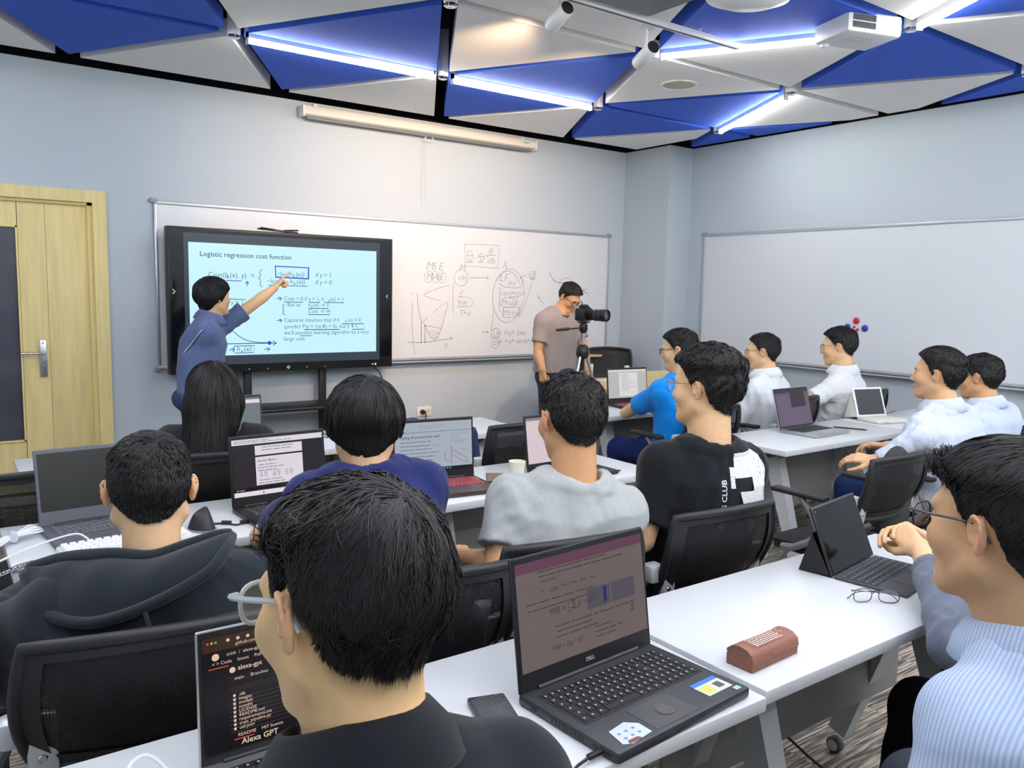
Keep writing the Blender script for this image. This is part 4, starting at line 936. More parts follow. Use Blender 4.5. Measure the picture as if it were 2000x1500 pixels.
# folded eyeglasses on the table
def eyeglass_parts(o, m_frame, rim=True, r=.0012, lens_m=None, w_=.05, h_=.036, gap=.018, temple=.135, fold=False):
    for s_ in (-1, 1):
        t = np.linspace(0, 2*PI, 25)[:-1]; cx = s_*(gap/2+w_/2)
        P = np.stack([cx+w_/2*np.sign(np.cos(t))*np.abs(np.cos(t))**.75, np.full(24, 0.0)-.004*np.cos(t)*s_, h_/2*np.sign(np.sin(t))*np.abs(np.sin(t))**.75], 1)
        if rim: MB().tube(P, r, 6, closed=True).build('rim', m_frame, o)
        if lens_m: MB().add(P, [tuple(range(24))]).build('lens', lens_m, o)
        x1 = s_*(gap/2+w_)
        if fold: pts = [(x1, 0, h_*.3), (x1, .006, h_*.3), (x1-s_*.05, .014+.006*(s_+1)/2, h_*.15), (x1-s_*.10, .016+.006*(s_+1)/2, 0), (x1-s_*.125, .014+.006*(s_+1)/2, -.018)]
        else: pts = [(x1, .0, h_*.3), (s_*.0725, -.006, h_*.3), (s_*.0765, -temple*.40, h_*.30), (s_*.0805, -temple*.80, h_*.34), (s_*.0815, -temple, h_*.25), (s_*.0800, -temple-.018, -.012)]
        MB().tube(bez(pts, 5), r*1.2, 6).build('temple', m_frame, o)
    MB().tube(bez([(-gap/2, 0, h_*.15), (0, .004, h_*.25), (gap/2, 0, h_*.15)], 5), r, 6).build('bridge', m_frame, o)
M_LENS = mat('spectacle lens', (235, 240, 248), .05, alpha=.16, spec=.6)
g = thing('eyeglasses', 'thin metal eyeglasses folded on the table beside the tablet', 'eyeglasses', (1.99, -5.155, TZ+.0200), math.radians(-38))
eyeglass_parts(g, mat('gunmetal', (74, 70, 78), .3, metal=.7), True, .0012, M_LENS, fold=True)
# cloth by the tablet
m = MB(); n = 12; rr = np.random.RandomState(3)
V = [(-.05+.10*i/n, -.05+.10*j/n, .005+.004*math.sin(i*1.1+j*.7)+.003*math.sin(j*1.9)) for i in range(n+1) for j in range(n+1)]
F = [(i*(n+1)+j, (i+1)*(n+1)+j, (i+1)*(n+1)+j+1, i*(n+1)+j+1) for i in range(n) for j in range(n)]; m.add(V, F); m.add([(x, y, z-.003) for x, y, z in V], [f[::-1] for f in F])
tag(m.build('cleaning_cloth', mat('cloth plum', (62, 54, 60), .9), None, True, (2.235, -5.205, TZ), .4), 'dark crumpled cleaning cloth at the table corner by the tablet', 'cloth')
# white mechanical keyboard
k = on_table('keyboard', 'white keyboard with tall keys in front of the hooded man', 'keyboard', .455, -3.672, 4)
MB().box((0, 0, .012), (.36, .125, .022), bev=.004).build('case', M_WHITE, k); kb = MB().box((0, 0, .023), (.348, .112, .003)).build('key_plate', mat('plate white', (205, 208, 210), .5), k)
key_rows(kb, -.172, .172, -.054, .054, .0245, mat('keycap white', (240, 241, 240), .4), False, h=.009, gap=.0015, rows=5)
# grey box/adapter, white cable bundle, printed strap
cb = on_table('cable_bundle', 'white charging cable tied in a bundle at the table end', 'cable', .20, -3.42, 20)
m = MB()
for i in range(6):
    a = .006*(i-2.5); m.tube(bez([(-.16, -.06+a, .006), (-.10, -.04+a*1.6, .012+.004*(i % 3)), (-.02, a*.5, .018+.003*(i % 2)), (.05, .02+a*2.2, .018+.004*(i % 3)), (.075, .035+a*1.5, .012), (.06, .05+a, .010)], 6), .0032, 6)
m.build('strand', mat('cable white', (232, 234, 238), .45), cb); MB().tube([(-.03, -.022, .017), (-.012, .024, .017)], .0125, 10).build('tie', mat('tie lilac', (206, 208, 222), .5), cb)
m = MB(); m.tube(bez([(.10, -3.66, TZ+.005), (.19, -3.60, TZ+.02), (.28, -3.575, TZ+.035), (.335, -3.575, TZ+.04), (.36, -3.605, TZ+.028)], 8), .0032, 7)
tag(m.build('keyboard_cable', mat('cable white', (232, 234, 238), .45)), 'single white cable curving to the white keyboard', 'cable')
sl = thing('lanyard_strap', 'black woven strap with white lettering across the table end', 'strap', (.206, -3.725, TZ+.0045), math.radians(17))
m = MB(); n = 16
V = []; 
for i in range(n+1):
    x = -.105+.21*i/n; z = .012*math.sin(PI*i/n)**2
    for yy in (-.016, .016): V.append((x, yy+.012*math.sin(PI*i/n), z))
m.add(V, [(2*i, 2*i+2, 2*i+3, 2*i+1) for i in range(n)]); m.add([(x, y, z-.0015) for x, y, z in V], [(2*i+1, 2*i+3, 2*i+2, 2*i) for i in range(n)]); m.build('band', mat('strap black', (22, 22, 30), .8), sl, True)
v, f, wd = text_geo("YOUNG'S CHOICE", .021, 0, .012); v = v.copy(); v[:, 0] += -.09; t_ = (v[:, 0]+.105)/.21
MB().add(np.stack([v[:, 0]*1.0, v[:, 1]-.006+.012*np.sin(PI*t_), .012*np.sin(PI*t_)**2+.001], 1), f).build('lettering', mat('strap white', (225, 226, 230), .7), sl, False)
t = np.linspace(.02, .98, 20); MB().tube(np.stack([-.105+.21*t, -.0135+.012*np.sin(PI*t), .012*np.sin(PI*t)**2+.0008], 1), .0008, 4).build('white_edge', mat('strap white', (225, 226, 230), .7), sl)
MB().box((-.112, -.006, .002), (.035, .045, .008), bev=.003).build('buckle', mat('buckle clear', (190, 206, 216), .25), sl)
# ergonomic mouse and its cable
mo = on_table('mouse', 'black upright mouse beside the hooded man', 'mouse', .695, -3.585, 20)
n = 14; V = []; F = []
for i in range(n+1):
    a = i/n
    for k_ in range(16):
        b = 2*PI*k_/16; hgt = .058*math.sin(PI*min(1, a*1.02+.0))**.55*(1-.25*a)
        V.append((.036*math.cos(b)*(1-.45*a), .055*math.sin(b)*(1-a*.75)+.004, .002+.06*(1-(1-a)**1.6)+.010*math.cos(b)*a))
for i in range(n):
    for k_ in range(16): F.append((i*16+k_, i*16+(k_+1) % 16, (i+1)*16+(k_+1) % 16, (i+1)*16+k_))
F.append(tuple(range(15, -1, -1))); F.append(tuple(n*16+k_ for k_ in range(16)))
MB().add(V, F).build('shell', mat('mouse black', (38, 39, 42), .5), mo, True)
MB().lathe([(.037, .0), (.037, .004), (.033, .006)], 24, M=np.diag((1, 1.52, 1))).build('foot_rim', M_GREY, mo)
m = MB(); m.tube(bez([(.74, -3.55, TZ+.004), (.775, -3.565, TZ+.004), (.80, -3.60, TZ+.004), (.835, -3.59, TZ+.006)], 6), .003, 7); m.cyl((.765, -3.56, TZ+.007), (.79, -3.578, TZ+.007), .007, n=10); m.box((.83, -3.592, TZ+.008), (.03, .014, .012), rotm(0, 0, .1), bev=.003)
tag(m.build('power_cable', M_BLACK), 'black cable with a ferrite bead running to the dark laptop', 'cable')
# phone with a brown reflection painted into its glass colour, black earbud case, cup
p = on_table('phone', 'bronze-reflecting phone lying beside the red-keyed laptop', 'phone', 1.925, -3.485, -32)
MB().box((0, 0, .005), (.078, .158, .010), bev=.004).build('case', M_LAPK, p); MB().box((0, 0, .0101), (.070, .150, .0008)).build('screen', mat('phone glass painted reflection', (150, 126, 112), .2, spec=.6), p)
d = on_table('power_adapter', 'small black adapter with a short lead near the paper cup', 'adapter', 1.99, -3.655, 30)
MB().box((0, 0, .016), (.05, .075, .03), bev=.010).build('body', mat('adapter black', (24, 25, 27), .3), d); MB().tube(bez([(0, .036, .012), (.01, .06, .008), (.03, .08, .004), (.05, .10, .004)], 5), .003, 6).build('lead', M_BLACK, d)
c = on_table('paper_cup', 'plain white paper cup standing on the second-row table', 'cup', 1.985, -3.555)
M_CUP = mat('paper cup', (236, 236, 214), .6)
MB().lathe([(.001, .004), (.024, .004), (.025, 0), (.0265, .0), (.0345, .083), (.0330, .083), (.0255, .008), (.001, .008)], 32).build('wall', M_CUP, c, 50)
t = np.linspace(0, 2*PI, 33)[:-1]; MB().tube(np.stack([.0345*np.cos(t), .0345*np.sin(t), np.full(32, .084)], 1), .0018, 6, closed=True).build('rolled_rim', M_CUP, c)
m = MB(); m.cyl((4.52, -3.40, TZ+.005), (4.60, -3.56, TZ+.005), .0045, n=8); m.cyl((4.60, -3.56, TZ+.005), (4.607, -3.574, TZ+.005), .0042, .001, n=8)
tag(m.build('stylus', M_LAPK), 'dark stylus lying beside the silver laptop', 'pen')
tag(MB().tube(bez([(2.42, -3.62, TZ+.004), (2.50, -3.64, TZ+.004)], 4), .004, 8).build('pen', M_LAPK), 'short black pen on the table end in front of the man in black', 'pen')
tag(MB().box((3.95, -2.33, TZ+.003), (.12, .08, .004), rotm(0, 0, .5)).build('paper_note', M_WHITE), 'small white paper left of the red-keyed front laptop', 'paper')
# looping floor cables under the nearest table
tag(MB().tube(bez([(1.62, -4.90, .62), (1.80, -4.90, .40), (2.05, -4.95, .15), (2.20, -5.02, .012), (2.05, -5.10, .008), (1.85, -5.02, .008), (1.70, -4.85, .008), (1.52, -4.90, .008), (1.48, -5.05, .008), (1.62, -5.14, .008), (1.85, -5.2, .008)], 8), .004, 7).build('floor_cable', M_BLACK), 'thin black cable looping down from the nearest table to the carpet', 'cable')
# white cable loop at lower left by the silver laptop
tag(MB().tube(bez([(.20, -4.99, TZ+.004), (.225, -4.93, TZ+.03), (.255, -4.92, TZ+.035), (.28, -4.945, TZ+.01), (.275, -5.0, TZ+.004), (.24, -5.06, TZ+.004)], 8), .0035, 7).build('white_cable', mat('cable white', (232, 234, 238), .45)), 'white cable loop beside the silver laptop', 'cable')

# ================================================================== teacher desk and what is on it
td = thing('teacher_desk', 'light wood teacher desk in the corner by the column', 'desk', (4.98, -1.09, 0), 0)
MB().box((0, 0, .705), (1.02, .80, .03), bev=.003).build('desk_top', M_WOOD2, td)
MB().box((0, -.36, .37), (.94, .02, .64)).build('front_panel', M_WOOD2, td)
for sx in (-1, 1): MB().box((sx*.485, 0, .345), (.03, .74, .69)).build('side_panel', M_WOOD2, td)
pb = MB().box((.18, -.33, .785), (.62, .04, .13), bev=.004).build('raised_cabinet', M_WOOD2, td)
e_ = thing('board_eraser', 'bright blue board eraser on the wooden desk', 'eraser', (4.62, -.92, .7205), math.radians(-20))
MB().box((0, 0, .02), (.13, .05, .03), bev=.012).build('grip', mat('eraser blue', (30, 110, 220), .4), e_); MB().box((0, 0, .004), (.125, .048, .008)).build('felt', mat('felt grey', (120, 122, 128), .9), e_)
tag(MB().box((4.68, -1.22, .7235), (.17, .05, .006), rotm(0, 0, .25), bev=.002).build('remote_control', M_WHITE), 'flat white remote control on the wooden desk', 'remote')
tag(MB().box((4.95, -.98, .7225), (.21, .297, .004), rotm(0, 0, .3)).build('paper_sheet', mat('paper', (238, 238, 232), .7)), 'white sheet of paper on the wooden desk', 'paper')

# ================================================================== camera on tripod
tp = thing('camera_tripod', 'silver tripod with a black head and handle beside the man in taupe', 'tripod', (3.985, -1.63, 0))
for a in (90, 200, 340):
    dx, dy = math.cos(math.radians(a)), math.sin(math.radians(a))
    lg = MB(); lg.cyl((dx*.03, dy*.03, 1.03), (dx*.185, dy*.185, .55), .011, n=10); lg.cyl((dx*.185, dy*.185, .56), (dx*.33, dy*.33, .14), .009, n=10); lg.cyl((dx*.33, dy*.33, .15), (dx*.385, dy*.385, .012), .007, n=10); L_ = lg.build('leg', M_SILVER, tp)
    MB().cyl((dx*.38, dy*.38, .02), (dx*.388, dy*.388, .0), .012, n=10).build('rubber_foot', M_BLACK, L_); MB().cyl((dx*.178, dy*.178, .575), (dx*.192, dy*.192, .54), .016, n=10).build('leg_clamp', M_BLACK, L_)
MB().lathe([(0, .07), (.022, .07), (.045, .045), (.05, .0), (.04, -.03), (.016, -.04), (.016, -.12), (0, -.12)], 16, off=(0, 0, 1.04)).build('collar', M_BLACK, tp)
MB().cyl((0, 0, 1.0), (0, 0, 1.24), .011, n=12).build('centre_column', M_SILVER, tp)
m = MB(); m.lathe([(0, .07), (.02, .07), (.032, .05), (.032, .01), (.018, -.01), (0, -.01)], 16, off=(0, 0, 1.205)); m.box((0, 0, 1.278), (.07, .06, .012)); m.build('head', M_BLACK, tp)
m = MB(); m.cyl((0, 0, 1.235), (-.10, .05, 1.225), .006, n=8); m.cyl((-.10, .05, 1.225), (-.19, .09, 1.215), .012, .010, n=10); m.build('pan_handle', M_BLACK, tp)
cm = thing('camera', 'black camera with a zoom lens mounted on the tripod', 'camera', (3.985, -1.63, 1.2845), math.radians(-75))
M_CAM = mat('camera black', (22, 23, 25), .45)
m = MB(); m.box((-.0, 0, .05), (.075, .14, .095), bev=.012); m.box((-.0, 0, .107), (.06, .055, .035), bev=.012); m.box((.03, -.06, .05), (.03, .03, .09), bev=.012); m.build('body', M_CAM, cm)
ln = MB(); ln.lathe([(0, -.02), (.036, -.02), (.038, .05), (.042, .055), (.042, .11), (.045, .115), (.045, .16), (.040, .165), (.038, .15), (0, .148)], 28, M=rotm(0, PI/2, 0), off=(.045, 0, .048)); lens = ln.build('lens', M_CAM, cm)
MB().lathe([(0, .152), (.034, .150), (.038, .149)], 24, M=rotm(0, PI/2, 0), off=(.045, 0, .048)).build('front_glass', mat('lens glass', (96, 92, 104), .08, spec=.8), lens)
for k_ in range(3): MB().lathe([(.0425, .06+.035*k_), (.0435, .065+.035*k_), (.0435, .075+.035*k_), (.0425, .08+.035*k_)], 24, M=rotm(0, PI/2, 0), off=(.045, 0, .048)).build('focus_ring', mat('ring grey', (44, 46, 48), .7), lens)
MB().cyl((0, -.045, .095), (0, -.045, .112), .013, n=14).cyl((.01, .05, .095), (.01, .05, .108), .01, n=12).build('dial', M_BLACK, cm)
MB().box((-.04, 0, .05), (.003, .075, .05)).build('rear_screen', mat('camera screen', (40, 44, 50), .2), cm)
m = MB(); m.tube(bez([(-.03, .03, .1), (-.06, .05, .02), (-.05, .05, -.12), (-.02, .03, -.3), (-.04, .06, -.36)], 6), .003, 6); m.build('strap_cord', M_BLACK, cm)
# ================================================================== people: smooth implicit bodies turned into meshes
def smin(a, b, k):
    h = np.maximum(k-np.abs(a-b), 0)/k; return np.minimum(a, b)-h*h*k*.25
def smax(a, b, k): return -smin(-a, -b, k)
def f_ell(p, c, r):
    q = p-np.asarray(c); r = np.asarray(r, float)
    k0 = np.sqrt(((q/r)**2).sum(1)); k1 = np.sqrt(((q/(r*r))**2).sum(1))+1e-9
    return k0*(k0-1)/k1
def f_cone(p, a, b, ra, rb):
    a = np.asarray(a, float); b = np.asarray(b, float); d = b-a
    t = np.clip(((p-a)@d)/max(d@d, 1e-9), 0, 1)
    return np.sqrt(((p-a-t[:, None]*d)**2).sum(1))-(ra+(rb-ra)*t)
def f_sph(p, c, r): return np.sqrt(((p-np.asarray(c))**2).sum(1))-r

def polygonize(f, lo, hi, h):
    """surface nets over a sparse grid"""
    lo = np.asarray(lo, float); hi = np.asarray(hi, float); C = 4
    n = np.ceil((hi-lo)/(h*C)).astype(int)+1; N = n*C+1
    g = [lo[i]+h*C*(np.arange(n[i])+.5) for i in range(3)]
    P = np.stack(np.meshgrid(*g, indexing='ij'), -1).reshape(-1, 3)
    dc = f(P).reshape(n); act = np.abs(dc) < h*C*1.9
    D = np.full(N, 1.0)
    for i in range(3): pass
    big = np.repeat(np.repeat(np.repeat(dc, C, 0), C, 1), C, 2); D[:-1, :-1, :-1] = big
    D[-1] = D[-2]; D[:, -1] = D[:, -2]; D[:, :, -1] = D[:, :, -2]
    am = np.zeros(N, bool); ab = np.repeat(np.repeat(np.repeat(act, C, 0), C, 1), C, 2)
    for a in (0, 1):
        for b in (0, 1):
            for c in (0, 1): am[a:a+ab.shape[0], b:b+ab.shape[1], c:c+ab.shape[2]] |= ab
    I = np.argwhere(am)
    D[am] = f(lo+I*h)
    D[0] = D[-1] = 1; D[:, 0] = D[:, -1] = 1; D[:, :, 0] = D[:, :, -1] = 1
    S = D < 0
    cnt = np.zeros(tuple(N-1), np.int8)
    for a in (0, 1):
        for b in (0, 1):
            for c in (0, 1): cnt += S[a:N[0]-1+a, b:N[1]-1+b, c:N[2]-1+c]
    cells = np.argwhere((cnt > 0) & (cnt < 8)); idx = np.full(tuple(N-1), -1, int); idx[tuple(cells.T)] = np.arange(len(cells))
    acc = np.zeros((len(cells), 3)); num = np.zeros(len(cells))
    cor = [(a, b, c) for a in (0, 1) for b in (0, 1) for c in (0, 1)]
    for u in cor:
        for ax in range(3):
            if u[ax]: continue
            v = list(u); v[ax] = 1
            d0 = D[tuple((cells+u).T)]; d1 = D[tuple((cells+v).T)]; m = (d0 < 0) != (d1 < 0)
            t = np.where(m, d0/np.where(m, d0-d1, 1), 0); q = np.tile(np.array(u, float), (len(cells), 1)); q[:, ax] = t
            acc[m] += q[m]; num[m] += 1
    V = lo+h*(cells+acc/num[:, None])
    F = []
    for ax in range(3):
        b, c = (ax+1) % 3, (ax+2) % 3
        sl0 = [slice(None)]*3; sl1 = [slice(None)]*3; sl0[ax] = slice(0, -1); sl1[ax] = slice(1, None)
        s0, s1 = S[tuple(sl0)], S[tuple(sl1)]
        e = np.argwhere(s0 != s1); e = e[(e[:, b] > 0) & (e[:, c] > 0) & (e[:, b] < N[b]-1) & (e[:, c] < N[c]-1)]
        if not len(e): continue
        eb = np.zeros(3, int); eb[b] = 1; ec = np.zeros(3, int); ec[c] = 1
        q = np.stack([idx[tuple((e-eb-ec).T)], idx[tuple((e-ec).T)], idx[tuple(e.T)], idx[tuple((e-eb).T)]], 1)
        fl = ~s0[tuple(e.T)]; q[fl] = q[fl][:, ::-1]; F.append(q)
    F = np.concatenate(F) if F else np.zeros((0, 4), int); F = F[(F >= 0).all(1)]
    # settle the points onto the surface
    for _ in range(1):
        d = f(V); eps = h*.3; G = np.stack([(f(V+np.eye(3)[i]*eps)-d)/eps for i in range(3)], 1)
        g2 = (G*G).sum(1)+1e-6; V = V-np.clip((d/g2)[:, None]*G, -h*.6, h*.6)
    return V, F

def np_mesh(name, V, F, mats, smooth=True, col=None, scal=None, mi=None):
    me = bpy.data.meshes.new(name); me.vertices.add(len(V)); me.vertices.foreach_set('co', np.asarray(V, np.float32).ravel())
    F = np.asarray(F); n = len(F)*4
    me.loops.add(n); me.loops.foreach_set('vertex_index', F.ravel().astype(np.int32))
    me.polygons.add(len(F)); me.polygons.foreach_set('loop_start', np.arange(0, n, 4, dtype=np.int32))
    for m in (mats if isinstance(mats, (list, tuple)) else [mats]): me.materials.append(m)
    if mi is not None: me.polygons.foreach_set('material_index', np.asarray(mi, np.int32))
    me.update(calc_edges=True)
    if smooth: me.polygons.foreach_set('use_smooth', np.ones(len(F), bool))
    if col is not None:
        a = me.attributes.new('Col', 'FLOAT_COLOR', 'POINT'); a.data.foreach_set('color', np.concatenate([col, np.ones((len(V), 1))], 1).astype(np.float32).ravel())
    return me

def folds(seed, amp, wl):
    r = np.random.RandomState(seed); K = r.normal(size=(4, 3)); K /= np.linalg.norm(K, axis=1, keepdims=True); K[:, 2] *= .6
    K *= 2*PI/wl*np.array((.6, .9, 1.3, 1.9))[:, None]; ph = r.rand(4)*6.28
    def g(p):
        w_ = np.sin(p@K[0]*.5+ph[0])*1.6; s_ = 0
        for i, a in ((1, .5), (2, .35), (3, .2)): s_ = s_+a*np.sin(p@K[i]+ph[i]+w_)
        e_ = .55+.45*np.sin(p@K[0]*.37+ph[3]*2+np.sin(p@K[1]*.3))
        return amp*s_*e_
    return g

# ------------------------------------------------------------------ head shape, in head space: x right, y forward, z up
def seg_interp(v, xs, ys): return np.interp(v, xs, ys)
def skull(q):
    d = f_ell(q, (0, -.014, .034), (.0765, .097, .080))
    d = smin(d, f_ell(q, (0, -.040, .006), (.066, .060, .064)), .03)
    return d
def make_head(fw=1.0, jaw=1.0, nose=1.0):
    def head(q):
        d = skull(q); a = q.copy(); a[:, 0] = np.abs(a[:, 0])
        d = smin(d, f_ell(a, (0, .026, -.030), (.060*fw, .062, .072)), .03)
        d = smin(d, f_cone(a, (.052*fw*jaw, -.004, -.052), (.020, .060, -.094), .020, .017), .03)
        d = smin(d, f_ell(a, (0, .066, -.093), (.026, .021, .017)), .022)
        d = smin(d, f_ell(a, (.040*fw, .054, -.022), (.027, .028, .026)), .025)
        d = smin(d, f_ell(a, (0, .072, .026), (.050, .018, .014)), .02)
        d = smax(d, -f_ell(a, (.031, .097, .006), (.019, .018, .0105)), .016)          # eye hollows
        d = smin(d, f_ell(a, (.031, .072, .004), (.0165, .0135, .0125)), .006)           # lids
        d = smin(d, f_cone(a, (0, .083, .010), (0, .1015*(.5+.5*nose), -.028), .0075, .0115), .014)
        d = smin(d, f_ell(a, (.0115, .090, -.033), (.0085, .010, .0075)), .008)
        d = smin(d, f_ell(a, (0, .083, -.058), (.024, .0135, .0065)), .008)
        d = smin(d, f_ell(a, (0, .081, -.069), (.021, .0135, .0075)), .007)
        d = smax(d, -f_ell(a, (0, .098, -.0632), (.024, .012, .0016)), .004)
        # ear: tilted disc with rim and bowl
        near = np.where((np.abs(a[:, 0]-.085) < .06) & (np.abs(a[:, 1]+.012) < .07) & (np.abs(a[:, 2]) < .08))[0]
        if not len(near): return d
        e = a[near]-np.array((.080*fw, -.012, .000)); c_, s_ = math.cos(.38), math.sin(.38)
        ex = e[:, 0]*c_+e[:, 1]*s_; ey = -e[:, 0]*s_+e[:, 1]*c_; t_, u_ = math.cos(.22), math.sin(.22)
        ez = e[:, 2]*t_+ey*u_; ey = ey*t_-e[:, 2]*u_; E = np.stack([ex, ey, ez], 1)/.86
        de = f_ell(E, (.0, -.004, .002), (.006, .0175, .030))
        rim = None
        ang = np.linspace(-.55*PI, .95*PI, 9); pts = [(.0045, -.003-.0165*math.cos(t+.15*PI)*1.0, .004+.0285*math.sin(t*.62+.16*PI)) for t in ang]
        pts = [(.004, .010, -.010), (.0045, .0125, .010), (.006, .006, .026), (.008, -.008, .031), (.009, -.019, .021), (.009, -.0205, .004), (.007, -.015, -.012), (.003, -.006, -.024)]
        for p0, p1 in zip(pts[:-1], pts[1:]):
            k = f_cone(E, p0, p1, .0036, .0036); rim = k if rim is None else np.minimum(rim, k)
        de = smin(de, rim, .005); de = smax(de, -f_ell(E, (.010, -.003, .0), (.008, .009, .013)), .005); de = smin(de, f_ell(E, (.001, .0, -.026), (.0055, .0085, .0085)), .006)
        de = smin(de, f_cone(E, (.004, .010, -.012), (.005, .0095, -.004), .004, .003), .004)
        d[near] = smin(d[near], de*.86, .006)
        return d
    return head
# hair styles: hairline height by azimuth (0 front, 180 back), thickness on top / sides / back, strand length, messiness
HL_AZ = np.array((0, 25, 45, 60, 72, 82, 92, 104, 118, 140, 160, 180.))
STYLES = {
 'comb':  dict(hl=(.078, .076, .064, .044, .016, -.012, .030, .016, -.030, -.056, -.066, -.070), top=.024, side=.008, back=.012, L=.05, mess=.25),
 'short':  dict(hl=(.076, .074, .062, .040, .014, -.014, .030, .016, -.028, -.052, -.062, -.066), top=.020, side=.008, back=.010, L=.028, mess=.5),
 'fade':   dict(hl=(.072, .072, .060, .042, .018, -.010, .022, -.026, -.058, -.074, -.082, -.084), top=.017, side=.0065, back=.016, L=.045, mess=.7, fade=1),
 'crop':   dict(hl=(.074, .072, .060, .042, .016, -.008, .030, .018, -.030, -.056, -.068, -.072), top=.014, side=.005, back=.008, L=.018, mess=.4),
 'bowl':   dict(hl=(.040, .038, .030, .018, -.004, -.030, -.022, -.032, -.050, -.070, -.078, -.080), top=.026, side=.020, back=.022, L=.075, mess=.2),
 'mop':    dict(hl=(.060, .058, .048, .030, .000, -.036, -.040, -.044, -.058, -.074, -.084, -.088), top=.020, side=.023, back=.018, L=.065, mess=.35),
 'messy':  dict(hl=(.070, .070, .058, .038, .014, -.016, .026, .012, -.036, -.060, -.072, -.078), top=.027, side=.008, back=.014, L=.045, mess=.9),
 'long':   dict(hl=(.060, .056, .040, .014, -.030, -.075, -.080, -.085, -.09, -.09, -.09, -.09), top=.020, side=.020, back=.022, L=.5, mess=.12),
}
def hair_tint(q, st):
    az = np.degrees(np.arctan2(np.abs(q[:, 0]), q[:, 1]+.012)); hl = np.interp(az, HL_AZ, st['hl'])-(.014 if st.get('fade') else .004)
    t = np.clip((q[:, 2]-hl)/(.050 if st.get('fade') else .022), 0, 1); return t*t*(3-2*t)
def hair_thick(q, st):
    az = np.degrees(np.arctan2(np.abs(q[:, 0]), q[:, 1]+.012)); z = q[:, 2]
    hl = np.interp(az, HL_AZ, st['hl']); wid = .05 if st.get('fade') else .018
    m = np.clip((z-hl)/wid, -.6, 1); m = np.where(m > 0, m*m*(3-2*m), m)
    up = np.clip((z-.045)/.045, 0, 1); up = up*up*(3-2*up)
    bk = np.clip((az-110)/60, 0, 1)
    side = st['side']*(1-bk)+st['back']*bk*np.clip((z+.06)/.06, .35, 1)
    T = side*(1-up)+st['top']*up
    if st.get('fade'): T = T*np.clip((z-hl-.0)/.06, .12, 1)
    return np.where(m > 0, m*T, m*.02)

SKIN_HI = lin((226, 176, 140))
def skin_mat():
    m = mat('skin', (222, 178, 146), .52, spec=.35, attr='Col', noise=(60, .035), bump=(420, .10, .0008))
    return m
M_SKIN = skin_mat()
M_HAIR = mat('black hair', (26, 24, 24), .48, spec=.3, noise=(90, .35))
M_EYE = mat('eye white', (214, 208, 202), .25); M_IRIS = mat('iris dark', (30, 20, 16), .15)

def frame(b, pitch=0, roll=0):
    """columns right, forward, up of a head that faces bearing b (degrees clockwise from the front-wall normal)"""
    B = math.radians(b); R = np.array(((math.cos(B), math.sin(B), 0), (-math.sin(B), math.cos(B), 0), (0, 0, 1.)))
    a = math.radians(pitch); X = np.array(((1, 0, 0), (0, math.cos(a), -math.sin(a)), (0, math.sin(a), math.cos(a))))
    c = math.radians(roll); Y = np.array(((math.cos(c), 0, math.sin(c)), (0, 1, 0), (-math.sin(c), 0, math.cos(c))))
    return R @ X @ Y

def hand_prims(W, d, n, side, pose):
    """cones for a hand: wrist W, direction d of the fingers, n out of the back of the hand, side +1 right hand"""
    d = np.asarray(d, float); d /= np.linalg.norm(d); n = np.asarray(n, float); n = n-d*(n@d); n /= np.linalg.norm(n)
    s = np.cross(d, n)*side      # towards the thumb
    s = -s if False else s
    P = []; W = np.asarray(W, float)
    curl = {'relax': (.35, .55, .4), 'fist': (1.35, 1.6, 1.0), 'flat': (.08, .10, .08), 'point': (1.3, 1.6, .9), 'grip': (.7, .9, .6), 'clasp': (.75, .7, .4)}[pose]
    ln = {'i': (.043, .025, .021), 'm': (.047, .029, .022), 'r': (.044, .027, .021), 'p': (.034, .020, .018)}
    K = []
    for k, (f_, off, ml, r) in enumerate((('i', .026, .088, .0086), ('m', .009, .090, .0088), ('r', -.008, .086, .0083), ('p', -.024, .079, .0074))):
        base = W+d*.012+s*off*.55; kn = W+d*ml+s*off; P.append((base, kn, .013, .0105, 'palm')); a = 0; p = kn
        cu = (.05, .08, .05) if (pose == 'point' and f_ == 'i') else curl
        sp = s*off*.10 if pose in ('flat', 'relax') else s*0
        for L_, c_, j in zip(ln[f_], cu, range(3)):
            a += c_; dr_ = d*math.cos(a)-n*math.sin(a)+sp*2; dr_ /= np.linalg.norm(dr_); e = p+dr_*L_; P.append((p, e, r*(1-.10*j), r*(.93-.10*j), 'f'+f_)); p = e
    b = W+d*.022+s*.022; out = 1.0 if pose not in ('fist', 'point') else .45
    k1 = b+(d*.75+s*.62*out-n*.32)*.045; k2 = k1+(d*.90+s*(.30*out-.25*(1-out))-n*.35)*.032; k3 = k2+(d*.9+s*(.05*out-.3*(1-out))-n*.35)*.026
    P += [(W+d*.012+s*.012, k1, .015, .0115, 'palm'), (k1, k2, .0108, .0098, 'ft'), (k2, k3, .0098, .0082, 'ft')]
    return P

